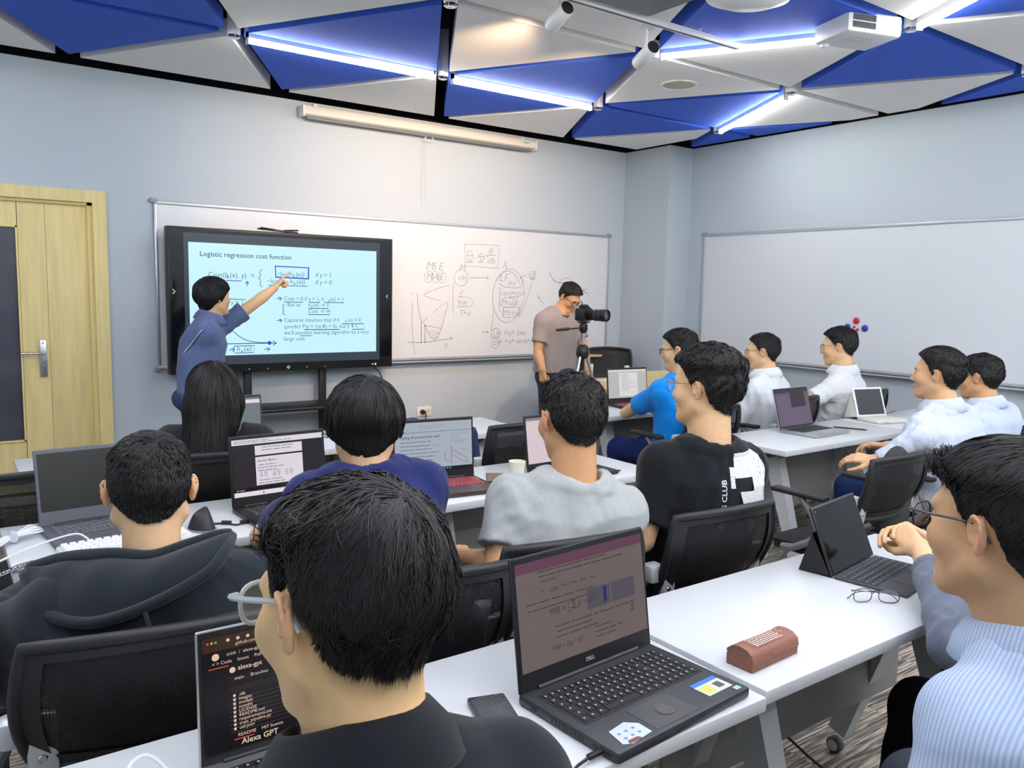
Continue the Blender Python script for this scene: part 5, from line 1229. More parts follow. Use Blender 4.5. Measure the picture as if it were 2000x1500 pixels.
def person(label, H, hb, hp=0, hr=0, bb=0, pel=None, seat=.46, hs=1.0, build=1.0, skin=(228, 186, 142), style='short', hseed=1, strands=2600, sw=.0013,
           shirt=(60, 60, 60), sleeve=.55, long_sleeve=False, shirt_noise=None, collar=None, pants=(40, 42, 50), shorts=False, arms=None, stand=None, nb=None, res=.0055,
           hunch=.02, fold=.004, seed=0, shoe=(40, 40, 44), glasses=None, face=(1, 1, 1), hood=None, extra=None, sh_w=.160, sh_drop=.075, shirt_mat=None, skin_arm=True, hair_len=1.0, crown=(.012, -.078, .072), nick_r=.068, loose=.012, hem=None, nb_off=(0,-.055,-.158), legs=None):
    H = np.array(H, float); R = frame(hb, hp, hr); Bf = frame(bb); fwd = Bf[:, 1]; rt = Bf[:, 0]; up = np.array((0, 0, 1.))
    NB = np.array(nb, float) if nb is not None else H+(fwd*nb_off[1]+rt*nb_off[0]+up*nb_off[2])*hs
    if pel is None: pel = NB[:2]-fwd[:2]*.0
    PV = np.array((pel[0], pel[1], (seat-.02) if stand is None else stand-.06))
    ax = NB-PV; Lt = np.linalg.norm(ax); a = ax/Lt; fr_ = fwd-a*(fwd@a); fr_ /= np.linalg.norm(fr_); rr = np.cross(fr_, a); rr = rr if rr@rt > 0 else -rr
    hw_t = np.array((0, .12, .33, .55, .74, .86, .94, 1.0)); HW = np.array((.155, .172, .158, .166, .178, .165, .115, .07))*build; HD = np.array((.105, .125, .118, .122, .120, .100, .078, .06))*build
    def torso(p, off=0.0):
        q = p-PV; t = (q@a)/Lt; y = q@fr_+hunch*4*np.clip(t, 0, 1)*(1-np.clip(t, 0, 1)); x = q@rr
        w_ = np.interp(t, hw_t, HW)+off; dd = np.interp(t, hw_t, HD)+off
        rho = (np.abs(x/w_)**2.5+np.abs(y/dd)**2.5)**.4; ds = (rho-1)*np.minimum(w_, dd)
        return smax(ds, np.maximum(-t, t-1.0)*Lt-off, .03)
    SH = {}; headf = make_head(*face)
    for s_ in (-1, 1): SH[s_] = NB-a*sh_drop+rr*s_*sh_w*build+fr_*.012
    def shoulders(p, off=0.0):
        d = None
        for s_ in (-1, 1):
            k = smin(f_cone(p, NB+a*.005, SH[s_]+a*.012, .050+off, .050*build+off), f_sph(p, SH[s_], .055*build+off), .03)
            d = k if d is None else np.minimum(d, k)
        return d
    def fhead(p):
        q = ((p-H)@R)/hs; d = headf(q)*hs
        nk = f_cone(p, H+R@np.array((0, -.022, -.050))*hs, NB+a*(-.01), .056*hs, .060*hs)
        nk = smin(nk, f_cone(p, H+R@np.array((0, .018, -.070))*hs, NB+fr_*.035-a*.03, .034*hs, .040*hs), .04)
        return smin(d, nk, .022)
    # --- skin: head and neck
    zb = NB[2]-.07
    corners = np.array([H+R@np.array((x, y, z))*hs*1.12 for x in (-.1, .1) for y in (-.14, .125) for z in (-.13, .13)]+[NB-rt*.09-fwd*.09, NB+rt*.09+fwd*.12])
    lo, hi = corners.min(0), corners.max(0); lo[2] = zb
    V, F = polygonize(fhead, lo-.012, hi+.012, res); col = np.tile(np.array(lin(skin)), (len(V), 1))
    st = STYLES[style]; q = ((V-H)@R)/hs
    # scalp under the hair, lips and ear tips
    sc_ = hair_tint(q, st)[:, None]*.93; sc_[(np.abs(q[:, 0]) > .076*face[0]) & (np.abs(q[:, 1]+.014) < .026) & (np.abs(q[:, 2]) < .036)] = 0
    col = col*(1-sc_)+np.array(lin((34, 30, 30)))*sc_
    lip = np.exp(-((q[:, 0]/.02)**2+((q[:, 2]+.0635)/.010)**2+((q[:, 1]-.092)/.012)**2))[:, None]*.55; col = col*(1-lip)+np.array(lin((176, 104, 96)))*lip
    er = np.clip((np.abs(q[:, 0])-.080)/.012, 0, 1)[:, None]*.35; col = col*(1-er)+np.array(lin((214, 140, 118)))*er
    Vs, Fs, Cs, nv = [V], [F], [col], len(V)
    # --- arms
    sleeves = []; arms = arms or {}
    for s_ in (-1, 1):
        A = arms.get(s_)
        if A is None:
            el = SH[s_]+rt*s_*.06-up*.24+fwd*.08; wr = el+fwd*.22-rt*s_*.06+up*.02; A = dict(el=el, wr=wr, d=fwd, n=up, pose='relax')
            if stand is not None: A = dict(el=SH[s_]+rt*s_*.05-up*.27, wr=SH[s_]+rt*s_*.06-up*.5+fwd*.05, d=-up, n=rt*s_, pose='relax')
        el, wr = np.array(A['el'], float), np.array(A['wr'], float); S0 = SH[s_]
        hp_ = hand_prims(wr, A['d'], A['n'], s_, A.get('pose', 'relax')) if A.get('hand', True) else []
        e0 = S0+(el-S0)*.3
        def farm(p, e0=e0, el=el, wr=wr, hp_=hp_):
            d = f_cone(p, e0, el, .046*build, .036*build); d = np.minimum(d, f_cone(p, el, el+(wr-el)*.35, .036*build, .0385*build)); d = np.minimum(d, f_cone(p, el+(wr-el)*.35, wr, .0385*build, .0255))
            pm = None; fg = {}
            for (u, v, r0, r1, g) in hp_:
                k = f_cone(p, u, v, r0, r1)
                if g == 'palm': pm = k if pm is None else smin(pm, k, .012)
                else: fg[g] = k if g not in fg else np.minimum(fg[g], k)
            if pm is not None:
                d = smin(d, pm, .02); fmin = None
                for g in fg.values(): fmin = g if fmin is None else np.minimum(fmin, g)
                d = smin(d, fmin, .006)
            return d
        if skin_arm:
            pts = np.array([e0, el, wr]+[x for h_ in hp_ for x in (h_[0], h_[1])]); V, F = polygonize(farm, pts.min(0)-.06, pts.max(0)+.06, max(res*.95, .0042))
            Vs.append(V); Fs.append(F+nv); Cs.append(np.tile(np.array(lin(skin)), (len(V), 1))); nv += len(V)
        if long_sleeve: sleeves.append((S0, el, el+(wr-el)*A.get('cuff', .93), el))
        else: sleeves.append((S0, S0+(el-S0)*sleeve, None, el))
    # --- hidden trunk keeps the body one figure
    V, F = polygonize(lambda p: smin(torso(p, -.015), shoulders(p, -.014), .04), np.minimum(PV, NB)-.30, np.maximum(PV, NB)+.30, .022)
    Vs.append(V); Fs.append(F+nv); Cs.append(np.tile(np.array(lin(skin)), (len(V), 1)))
    root = link('person', np_mesh('person', np.concatenate(Vs), np.concatenate(Fs), M_SKIN, True, np.concatenate(Cs)))
    tag(root, label, 'person')
    # --- shirt
    fo = folds(seed+11, fold, .11); fo2 = folds(seed+5, fold*.8, .05)
    def fshirt(p):
        d = smin(torso(p, loose), shoulders(p, .010), .05)
        for (S0, E, Wr, el) in sleeves:
            ax_ = (E-S0)/np.linalg.norm(E-S0)
            if Wr is None:
                k = f_cone(p, S0-ax_*.005, E, .058*build, .063*build); k = np.maximum(k, (p-E)@ax_)
            else:
                k = smin(f_cone(p, S0, el, .058*build, .053*build), f_cone(p, el, Wr, .052*build, .039), .02); w2 = (Wr-el)/np.linalg.norm(Wr-el); k = np.maximum(k, np.where(((p-el)@w2) > 0, (p-Wr)@w2, -1))
            d = smin(d, k, .035)
        d = d+fo(p)+fo2(p)
        cut = f_cone(p, NB-a*.035+fr_*.028, NB+a*.16+fr_*.0, nick_r, nick_r+.012); d = smax(d, -cut, .010)
        hz = (seat+.02 if stand is None else stand-.02) if hem is None else hem
        return np.maximum(d, hz-p[:, 2])
    pts = np.array([PV-rt*.26-fwd*.22, PV+rt*.26+fwd*.22, NB+up*.06]+[x for sl in sleeves for x in (sl[0], sl[1], sl[3], sl[3] if sl[2] is None else sl[2])])
    V, F = polygonize(fshirt, pts.min(0)-.085, pts.max(0)+.085, res*1.5)
    sm = shirt_mat or mat('shirt %d' % (seed), shirt, .9, spec=.12, sheen=.15, bump=(700, .25, .0012), noise=shirt_noise)
    ob = link('shirt', np_mesh('shirt', V, F, sm), root)
    # --- collar
    if collar:
        cm_, kind = collar; m = MB(); n = 36; c0 = NB+a*(.030 if kind != 'rib' else .012)+fr_*.022
        def ringpt(t, r, z): return c0+(rr*math.sin(t)*r*1.0+fr_*-math.cos(t)*r*1.05)+a*(z-.030*(1-math.cos(t))/2)
        if kind == 'rib':
            m.tube([ringpt(t, nick_r+.004, -.006) for t in np.linspace(0, 2*PI, n, endpoint=False)], .0062, 8, closed=True, squash=1.0)
        else:
            prof = [(.066, -.02), (.064, .026), (.067, .031), (.074, .029), (.092, .008), (.103, -.014), (.100, -.018), (.073, .018)]; prof = [((r-.07)*1.1+nick_r+.004, z*1.3+.004) for r, z in prof]; ts = np.linspace(-.80*PI, .80*PI, n); Vv = []
            for t in ts:
                for r, z in prof: Vv.append(ringpt(t, r, z))
            k = len(prof); Ff = [(i*k+j, (i+1)*k+j, (i+1)*k+j+1, i*k+j+1) for i in range(n-1) for j in range(k-1)]+[tuple(range(k)), tuple((n-1)*k+j for j in range(k-1, -1, -1))]; m.add(Vv, Ff)
        m.build('collar', cm_ or sm, root, 60)
    # --- trousers and shoes
    pm_ = mat('trousers %d' % seed, pants, .9, spec=.12, bump=(500, .2, .001)); fo3 = folds(seed+21, .004, .09)
    if stand is None:
        fl = legs or {}
        kn = {s_: np.array(fl.get(s_, PV+fwd*.40+rt*s_*.12+np.array((0, 0, .50-PV[2])))) for s_ in (-1, 1)}; hipp = {s_: PV+rt*s_*.085+fwd*.02+np.array((0, 0, .075)) for s_ in (-1, 1)}
        for s_ in (-1, 1): kn[s_][2] = min(kn[s_][2], .53)
        ft = {s_: np.array((kn[s_][0]+fwd[0]*.05, kn[s_][1]+fwd[1]*.05, .075)) for s_ in (-1, 1)}
    else:
        kn = {s_: np.array((PV[0], PV[1], stand*.55))+rt*s_*.085+fwd*.01 for s_ in (-1, 1)}; hipp = {s_: PV+rt*s_*.075 for s_ in (-1, 1)}; ft = {s_: np.array((PV[0], PV[1], .085))+rt*s_*.10-fwd*.02 for s_ in (-1, 1)}
    def fleg(p):
        d = f_ell(p, PV+np.array((0, 0, .06 if stand is None else .03)), (.172*build, .172*build, .11))
        for s_ in (-1, 1):
            d = smin(d, f_cone(p, hipp[s_], kn[s_], .092*build, .072), .05)
            d = smin(d, f_cone(p, kn[s_], ft[s_] if not shorts else kn[s_]-up*.02, .070, .056 if not shorts else .075), .03)
        d = d+fo3(p)
        if shorts: d = np.maximum(d, shorts-p[:, 2])
        return np.maximum(d, np.minimum(ft[1][2], ft[-1][2])-.02-p[:, 2])
    pts = np.array([PV]+list(kn.values())+list(hipp.values())+list(ft.values())); V, F = polygonize(fleg, pts.min(0)-.21, pts.max(0)+.21, .013)
    link('trousers', np_mesh('trousers', V, F, pm_), root)
    if shorts:
        V, F = polygonize(lambda p: np.minimum(f_cone(p, kn[1]+up*.05, ft[1], .055, .036), f_cone(p, kn[-1]+up*.05, ft[-1], .055, .036)), pts.min(0)-.1, pts.max(0)+.1, .013)
        me = np_mesh('leg_skin', V, F, M_SKIN, True, np.tile(np.array(lin(skin)), (len(V), 1))); link('bare_leg', me, root)
    for s_ in (-1, 1):
        c_ = ft[s_]; fs = lambda p, c_=c_: np.maximum(smin(f_cone(p, c_-fwd*.05+up*(.045-c_[2]), c_+fwd*.14+up*(.035-c_[2]), .042, .038), f_cone(p, c_+up*(.06-c_[2]), c_+up*.03, .045, .05), .03), .002-p[:, 2])
        V, F = polygonize(fs, c_-np.array((.24, .24, .1)), c_+np.array((.24, .24, .09)), .012); link('shoe', np_mesh('shoe', V, F, mat('shoe %d' % seed, shoe, .6)), root)
    # --- hair
    hair(root, H, R, hs, st, style, hseed, strands, sw, res, NB, crown, hair_len)
    # --- eyes and brows
    m = MB()
    for s_ in (-1, 1):
        m.cur = 0; m.ball(H+R@np.array((s_*.031, .0755, .003))*hs, (.0135*hs, .0122*hs, .0062*hs), 12, R); m.cur = 1; m.ball(H+R@np.array((s_*.0305, .0830, .0028))*hs, (.0056*hs, .0056*hs, .0052*hs), 8, R)
    m.build('eyes', [M_EYE, M_IRIS], root, True)
    for s_ in (-1, 1):
        P = [H+R@np.array((s_*x, y, z))*hs for x, y, z in ((.013, .0905, .0185), (.025, .0895, .0225), (.037, .083, .0225), (.047, .072, .018))]
        MB().tube(bez(P, 4), [.0026]*13, 6).build('eyebrow', M_HAIR, root, True)
    # --- glasses
    if glasses:
        fm, r_, lens, kw = glasses; g = bpy.data.objects.new('glasses', None); COL.objects.link(g); g.parent = root
        Mx = Matrix(np.array(R*hs*1.0).tolist()).to_4x4(); Mx.translation = Vector(H+R@np.array((0, .101, .004))*hs); g.matrix_local = Mx
        eyeglass_parts(g, fm, True, r_, lens, **dict(dict(w_=.052, h_=.040, gap=.018, temple=.115), **kw))
    return dict(root=root, H=H, R=R, NB=NB, PV=PV, a=a, fr=fr_, rr=rr, fwd=fwd, rt=rt, SH=SH, fshirt=fshirt, sm=sm, hs=hs)

def hair(root, H, R, hs, st, style, seed, strands, sw, res, NB, crown, hair_len):
    nbq = ((NB-H)@R)/hs
    rs = np.random.RandomState(seed*7+3); fo = folds(seed+40, .0035*st['mess']+.001, .045); fo2 = folds(seed+50, .0022*st['mess']+.0006, .022)
    long = style == 'long'
    def cap(q):
        d = skull(q); d = smin(d, f_ell(q, (0, .026, -.030), (.058, .058, .070)), .03)
        d = smin(d, f_cone(q, (0, -.022, -.05), nbq, .055, .059), .022)
        d = d-hair_thick(q, st)+np.where(skull(q) < .2, fo(q)+fo2(q), 0)
        if long:
            a_ = q.copy()
            d = smin(d, f_ell(a_, (0, -.045, -.02), (.088, .082, .10)), .03)
            d = smin(d, f_cone(a_, (0, -.075, -.05), (-.045, -.13, -.30), .075, .05), .05); d = smin(d, f_cone(a_, (-.06, -.05, -.06), (-.085, -.09, -.30), .05, .035), .05); d = smin(d, f_cone(a_, (.06, -.05, -.04), (.045, -.09, -.12), .042, .03), .05)
            face_ = f_ell(q, (0, .10, -.04), (.060, .075, .10)); d = smax(d, -face_, .02); d = d+fo(q*np.array((1.6, 1.6, .25)))*1.4
        return d
    lo = np.array((-.14, -.16, -.17)); hi = np.array((.14, .14, .18))
    if long: lo = np.array((-.18, -.24, -.40))
    V, F = polygonize(cap, lo, hi, max(res/hs, .0045)*1.0)
    # keep what lies outside the head (drop the buried underside)
    if not long:
        keepv = (hair_thick(V, st) > (.0016 if st.get('fade') else .0004)) & (V[:, 2] > -.12); F = F[keepv[F].all(1)]
    # strands lying along the surface
    if len(F) and strands:
        tri = rs.randint(0, len(F), strands); u = rs.rand(strands, 4); u /= u.sum(1, keepdims=True); p = (V[F[tri]]*u[:, :, None]).sum(1)
        if not long: p = p[(hair_thick(p, st) > (.0024 if st.get('fade') else .0012)) & ((np.abs(np.abs(p[:, 0])-.084) > .018) | (np.abs(p[:, 1]+.012) > .024) | (np.abs(p[:, 2]) > .034) | (st['side'] > .015))]
        n = len(p); steps = 5 if not long else 9; Ls = st['L']*hair_len*(.6+.7*rs.rand(n))*np.clip(hair_thick(p, st)/st['top'], .22, 1) if not long else .10+.10*rs.rand(n); wob = rs.normal(size=(n, 3))*st['mess']*.45
        cr = np.array(crown); pts = [p]; eps = .002; lift = (.0015+.004*st['mess']*rs.rand(n)**2)
        def grad(x):
            d0 = cap(x); return d0, np.stack([(cap(x+np.eye(3)[i]*eps)-d0)/eps for i in range(3)], 1)
        x = p.copy(); w_c = folds(seed+60, 1.0, .05)
        for k in range(steps):
            d0, G = grad(x); G /= np.linalg.norm(G, axis=1, keepdims=True)+1e-6
            fl = x-cr; fl[:, 2] -= .02 if not long else .0; fl /= np.linalg.norm(fl, axis=1, keepdims=True)+1e-6
            fl = fl+wob+np.stack([w_c(x), w_c(x[:, [1, 2, 0]]), w_c(x[:, [2, 0, 1]])], 1)*.5*st['mess']+np.array((0, 0, -.35 if not long else -2.2))
            fl -= G*(fl*G).sum(1, keepdims=True); fl /= np.linalg.norm(fl, axis=1, keepdims=True)+1e-6
            x = x+fl*(Ls/steps)[:, None]; d1 = cap(x); tgt = .0004+lift*((k+1)/steps)**1.5*(1 if k < steps-1 else .9); x = x+G*np.clip(tgt-d1, -.01, .01)[:, None]; pts.append(x.copy())
        P = np.stack(pts, 1); d0, G = grad(P[:, 0]); G /= np.linalg.norm(G, axis=1, keepdims=True)+1e-6
        T = P[:, -1]-P[:, 0]; B = np.cross(T, G); B /= np.linalg.norm(B, axis=1, keepdims=True)+1e-6; B = B+G*rs.normal(size=(n, 1))*.35
        prof = np.concatenate([[.7], np.full(steps-1, 1.0), [.08]])*sw; A_ = P-B[:, None]*prof[None, :, None]; C_ = P+B[:, None]*prof[None, :, None]
        SV = np.stack([A_, C_], 2).reshape(-1, 3); K = (steps+1)*2; b0 = (np.arange(n)*K)[:, None]+np.arange(steps)[None]*2
        SF = np.stack([b0, b0+1, b0+3, b0+2], -1).reshape(-1, 4)
        F = np.concatenate([F, SF+len(V)]); V = np.concatenate([V, SV])
    used = np.zeros(len(V), bool); used[F.ravel()] = True; mp = np.cumsum(used)-1; V = V[used]; F = mp[F]
    o = link('hair', np_mesh('hair', (V*hs)@R.T+H, F, M_HAIR), root)
    return o
# ================================================================== the people in the room
M_BLKF = mat('glasses black', (24, 24, 26), .3); M_GOLD = mat('glasses thin metal', (150, 136, 122), .3, metal=.8); M_CLEARF = mat('glasses clear acetate', (206, 214, 216), .2, alpha=.75); M_GUN = mat('glasses gunmetal', (70, 70, 74), .3, metal=.7)
def stripe_mat(name, c0, c1, scale, axis='X', dots=False):
    m = bpy.data.materials.new(name); m.use_nodes = True; N, L = m.node_tree.nodes, m.node_tree.links; b = N['Principled BSDF']; b.inputs['Roughness'].default_value = .85; b.inputs['Specular IOR Level'].default_value = .15
    tc = N.new('ShaderNodeTexCoord'); wv = N.new('ShaderNodeTexWave'); wv.wave_type = 'BANDS'; wv.bands_direction = axis; wv.inputs['Scale'].default_value = scale; wv.inputs['Distortion'].default_value = .4
    L.new(tc.outputs['Object'], wv.inputs[0]); cr = N.new('ShaderNodeValToRGB'); cr.color_ramp.elements[0].color = (*lin(c0), 1); cr.color_ramp.elements[1].color = (*lin(c1), 1)
    cr.color_ramp.elements[0].position = .25; cr.color_ramp.elements[1].position = .75; L.new(wv.outputs['Fac'], cr.inputs[0]); L.new(cr.outputs[0], b.inputs['Base Color']); return m
def A(el, wr, d=(0, 1, 0), n=(0, 0, 1), pose='relax', **k): return dict(el=el, wr=wr, d=d, n=n, pose=pose, **k)

# nearest man with clear glasses, black polo
P1 = person('man with clear-framed glasses and black polo shirt, seen from behind at the bottom', (.338, -5.507, 1.170), -15, -12, 4, bb=2, pel=(.36, -5.70), hs=1.02, skin=(234, 192, 138), style='fade', hseed=2, strands=22000, sw=.0006,
    shirt=(30, 33, 37), sleeve=.6, collar=(None, 'fold'), seed=1, res=.0036, glasses=(M_CLEARF, .0026, M_LENS, dict(h_=.042)), hunch=.03, hair_len=1.7, fold=.003, nick_r=.071,
    arms={1: A((.50, -5.38, .78), (.432, -5.42, .975), (-.45, -.15, .85), (.6, -.5, .2), 'fist'), -1: A((.10, -5.45, .76), (.25, -5.27, .745), (.4, .9, 0))})
chair(.35, -5.72, 2, 'black mesh chair under the man in the black polo')
# right foreground man in striped shirt
P2 = person('man in glasses and pale blue striped shirt at the right edge of the picture', (1.322, -5.715, 1.150), 6, -2, 2, bb=12, pel=(1.40, -5.86), nb=(1.355, -5.775, .968), build=.97, hs=1.04, style='comb', hseed=5, hair_len=1.5, strands=18000, sw=.0007, skin=(218, 172, 128),
    sleeve=.9, collar=(None, 'fold'), seed=2, res=.0042, glasses=(M_GUN, .0016, mat('lens tinted', (150, 136, 146), .05, alpha=.35), dict(h_=.036, w_=.055)), shirt_mat=stripe_mat('blue stripe shirt', (166, 186, 216), (196, 211, 232), 48, 'Y'), fold=.0035, pants=(60, 64, 74), nick_r=.070, loose=.016,
    arms={-1: A((1.13, -5.74, .70), (1.24, -5.56, .58), (.3, .9, -.2)), 1: A((1.58, -5.72, .70), (1.45, -5.54, .58), (-.3, .9, -.2))})
chair(1.35, -5.88, 8, 'black mesh chair under the man in the striped shirt')
# owner of the tablet: jacket sleeves and clasped hands
P15 = person('person in grey-blue jacket with clasped hands behind the tablet keyboard', (2.24, -5.60, 1.15), -5, 0, 0, bb=2, pel=(2.12, -5.72), hs=1.0, style='short', hseed=8, strands=1200, shirt=(98, 106, 122), shirt_noise=(14, .18), long_sleeve=True, seed=15, res=.0048, pants=(17, 17, 20), fold=.006, loose=.02, build=1.12,
    arms={-1: A((1.845, -5.435, .725), (2.225, -5.145, .80), (.25, .75, .32), (-.75, .2, .6), 'clasp', cuff=.80), 1: A((2.46, -5.36, .755), (2.325, -5.12, .80), (-.40, .62, .30), (.75, .2, .6), 'clasp', cuff=.85)}, legs={-1: (2.02, -5.28, .455), 1: (2.30, -5.28, .455)})
chair(2.12, -5.74, 2, 'black mesh chair under the person in the grey-blue jacket')
# sleeve stripes
# hooded man
P3 = person('man in black hoodie seen from behind at the left, hood hanging down', (.363, -4.46, 1.062), 11, -10, 0, bb=9, pel=(.37, -4.42), hs=.97, style='crop', hseed=3, strands=9000, sw=.0010, shirt=(37, 43, 49), long_sleeve=True, seed=3, res=.0042, build=1.10, face=(1.02, 1.1, 1), fold=.004, loose=.022, skin=(234, 192, 146), nb_off=(0, -.06, -.165), nick_r=.074, pants=(40, 42, 46),
    arms={-1: A((.02, -4.30, .74), (.20, -4.02, .75), (.45, .9, 0)), 1: A((.74, -4.30, .74), (.60, -4.00, .75), (-.35, .9, 0))})
def make_hood(P):
    """fabric hood lying on the upper back: a lofted sheet from the neckline to a thick rim"""
    top = bez([(.148, -4.364, .901), (.207, -4.427, .930), (.277, -4.523, .952), (.339, -4.575, .952), (.407, -4.590, .968), (.459, -4.600, .980), (.487, -4.590, .977)], 8)
    rim = bez([(.136, -4.38, .899), (.148, -4.494, .862), (.212, -4.603, .855), (.302, -4.675, .89), (.406, -4.706, .944), (.455, -4.674, .975), (.489, -4.6, .978)], 8)
    n = len(top); m_ = 14; V = []; fo = folds(77, .010, .12)
    for i in range(n):
        for k in range(m_+1):
            v = k/m_; p = top[i]*(1-v)+rim[i]*v; b = math.sin(PI*min(1, v*1.05))**.8
            p = p+np.array((-.1, -.55, .8))*.030*b*math.sin(PI*(i+.5)/n)**.5
            V.append(p)
    V = np.array(V); V = V+np.array((0, -.5, .8))*(fo(V)*np.tile(np.sin(PI*np.linspace(0, 1, m_+1)), n))[:, None]
    F = [(i*(m_+1)+k, i*(m_+1)+k+1, (i+1)*(m_+1)+k+1, (i+1)*(m_+1)+k) for i in range(n-1) for k in range(m_)]
    mb = MB(); mb.add(V, F)
    und = V.reshape(n, m_+1, 3)+np.array((0, .030, -.030)); mb.add(und.reshape(-1, 3), [f[::-1] for f in F])
    mb.build('hood', P['sm'], P['root'], True)
    MB().tube(rim, .0115, 10).build('hood_rim', P['sm'], P['root'], True)
    MB().tube(top, .016, 10).build('hood_neckline', P['sm'], P['root'], True)
    q = np.array([(.303, -4.685, .885), (.306, -4.700, .858), (.311, -4.705, .815)]); MB().tube(bez(q, 6), .0045, 6).build('seam', P['sm'], P['root'], True)
make_hood(P3)
chair(.35, -4.42, 9, 'black mesh chair holding the man in the hoodie')
# man in navy
P4 = person('man in navy polo with thick bowl of black hair, leaning on the second-row table', (.927, -4.308, 1.128), 24, -18, 0, bb=16, pel=(.93, -4.42), hs=1.02, style='mop', hseed=4, strands=7000, sw=.0010, shirt=(38, 46, 96), sleeve=.62, collar=(None, 'rib'), seed=4, res=.0055, fold=.005, build=.98,
    nb=(.915, -4.35, 1.01), sh_drop=.055, sh_w=.150, arms={-1: A((.775, -3.93, .755), (.95, -3.80, .75), (.7, .7, 0)), 1: A((1.22, -4.02, .76), (1.15, -3.80, .75), (-.5, .8, 0))}, hunch=.05, loose=.018)
chair(.95, -4.44, 10, 'black mesh chair under the man in navy')
# man in grey tee
P5 = person('man in light grey T-shirt seen from behind with short black hair', (1.499, -4.474, 1.128), 12, -6, 0, bb=20, pel=(1.44, -4.42), hs=1.08, style='crop', hseed=6, strands=7000, sw=.0011, shirt=(172, 177, 175), shirt_noise=(120, .06), sleeve=.72, collar=(None, 'rib'), seed=5, res=.0055, build=1.06, fold=.006, pants=(112, 120, 114), skin=(210, 160, 114), loose=.016,
    arms={-1: A((1.23, -4.50, .745), (1.27, -4.27, .70), (.3, .9, 0)), 1: A((1.72, -4.42, .74), (1.70, -4.20, .72), (-.2, .95, 0))}, nb_off=(0, -.05, -.165), crown=(.03, -.05, .085))
chair(1.385, -4.42, 8, 'black mesh chair holding the man in grey, partly behind the black laptop')
# man in black printed tee
P6 = person('man in black T-shirt with a white back print and wavy hair', (2.014, -4.526, 1.20), -14, 0, 0, bb=12, pel=(1.99, -4.44), hs=1.05, style='messy', hseed=7, strands=8000, sw=.0011, shirt=(24, 27, 31), sleeve=.78, collar=(None, 'rib'), seed=6, res=.0052, build=1.03, glasses=(M_GOLD, .0012, M_LENS, dict(h_=.04)), face=(1.0, 1.05, 1), fold=.005, loose=.018, skin=(228, 186, 142),
    arms={-1: A((1.745, -4.54, .745), (1.80, -4.30, .70), (.3, .9, 0)), 1: A((2.24, -4.46, .74), (2.20, -4.22, .72), (-.2, .95, 0))}, nb_off=(0, -.045, -.175))
chair(1.96, -4.42, 4, 'black mesh chair with silver brackets holding the man in the printed tee')
# back print, draped on the shirt surface
def decal(P, name, polys, m, origin, ux, uz, nrm, off=.0015):
    f = P['fshirt']; mb = MB()
    for (V2, F2) in polys:
        p = np.array([origin+ux*x+uz*z for x, z in V2])
        for _ in range(8):
            d = f(p); p = p-nrm*np.clip(d-off, -.05, .05)[:, None]*.9 if True else p
        mb.add(p, F2)
    return mb.build(name, m, P['root'], False)
def grid_poly(fn, nx, nz, x0, x1, z0, z1):
    V = []; F = []; X = np.linspace(x0, x1, nx+1); Z = np.linspace(z0, z1, nz+1)
    for z in Z:
        for x in X: V.append((x, z))
    for j in range(nz):
        for i in range(nx):
            if fn((X[i]+X[i+1])/2, (Z[j]+Z[j+1])/2): a = j*(nx+1)+i; F.append((a, a+1, a+nx+2, a+nx+1))
    return V, F
bk = -P6['fr']; org = P6['NB']-P6['a']*.105+bk*.10-P6['rr']*.03; rr6 = P6['rr']; uz6 = P6['a']
def logo(x, z):   # bold letter-like block with a notch, clipped ragged at the foot
    r = (x-.115)**2/.070**2+(z-.045)**2/.060**2 < 1
    body = (.03 < x < .13 and .02 < z < .105-(.035 if x < .045 else 0)) or r
    notch = .045 < x < .115 and .012 < z < .045-.06*max(0, .07-x)
    foot = (.065+.35*(.0-z) < x < .175 and -.085+.02*math.sin(x*90) < z < .012)
    return (body and not notch and z > .012) or foot
def logo_mat():
    m = bpy.data.materials.new('print white'); m.use_nodes = True; N, L = m.node_tree.nodes, m.node_tree.links; b = N['Principled BSDF']; b.inputs['Roughness'].default_value = .8
    tc = N.new('ShaderNodeTexCoord'); vo = N.new('ShaderNodeTexVoronoi'); vo.inputs['Scale'].default_value = 95; L.new(tc.outputs['Object'], vo.inputs['Vector']); cr = N.new('ShaderNodeValToRGB'); L.new(vo.outputs['Distance'], cr.inputs[0])
    e = cr.color_ramp.elements; e[0].position = .10; e[0].color = (*lin((70, 72, 76)), 1); e[1].position = .22; e[1].color = (*lin((222, 224, 226)), 1); L.new(cr.outputs[0], b.inputs['Base Color']); return m
decal(P6, 'back_print', [(lambda g: ([(x*1.12, z*1.12) for x, z in g[0]], g[1]))(grid_poly(logo, 88, 96, .02, .19, -.10, .11))], logo_mat(), org, rr6, uz6, bk)
v, f_, wd = text_geo('LIFTING CLUB', .0255, 0, .018); v2 = [(.016-q[1], -.115+q[0]*1.0) for q in v]
decal(P6, 'back_lettering', [(v2, f_)], mat('print lettering', (224, 226, 228), .8), org, rr6, uz6, bk, .002)
# long-haired woman
P7 = person('woman with long straight black hair in a dark top', (.912, -2.945, 1.055), 10, -8, 0, bb=14, pel=(.92, -2.90), hs=1.03, nb_off=(.01, -.04, -.14), sh_drop=.05, style='long', hseed=9, strands=7000, sw=.0016, shirt=(40, 42, 47), sleeve=.5, seed=7, res=.006, build=.95, sh_w=.172, nick_r=.098, fold=.003, pants=(34, 36, 44))
chair(.92, -2.88, 10, 'black mesh chair under the long-haired woman')
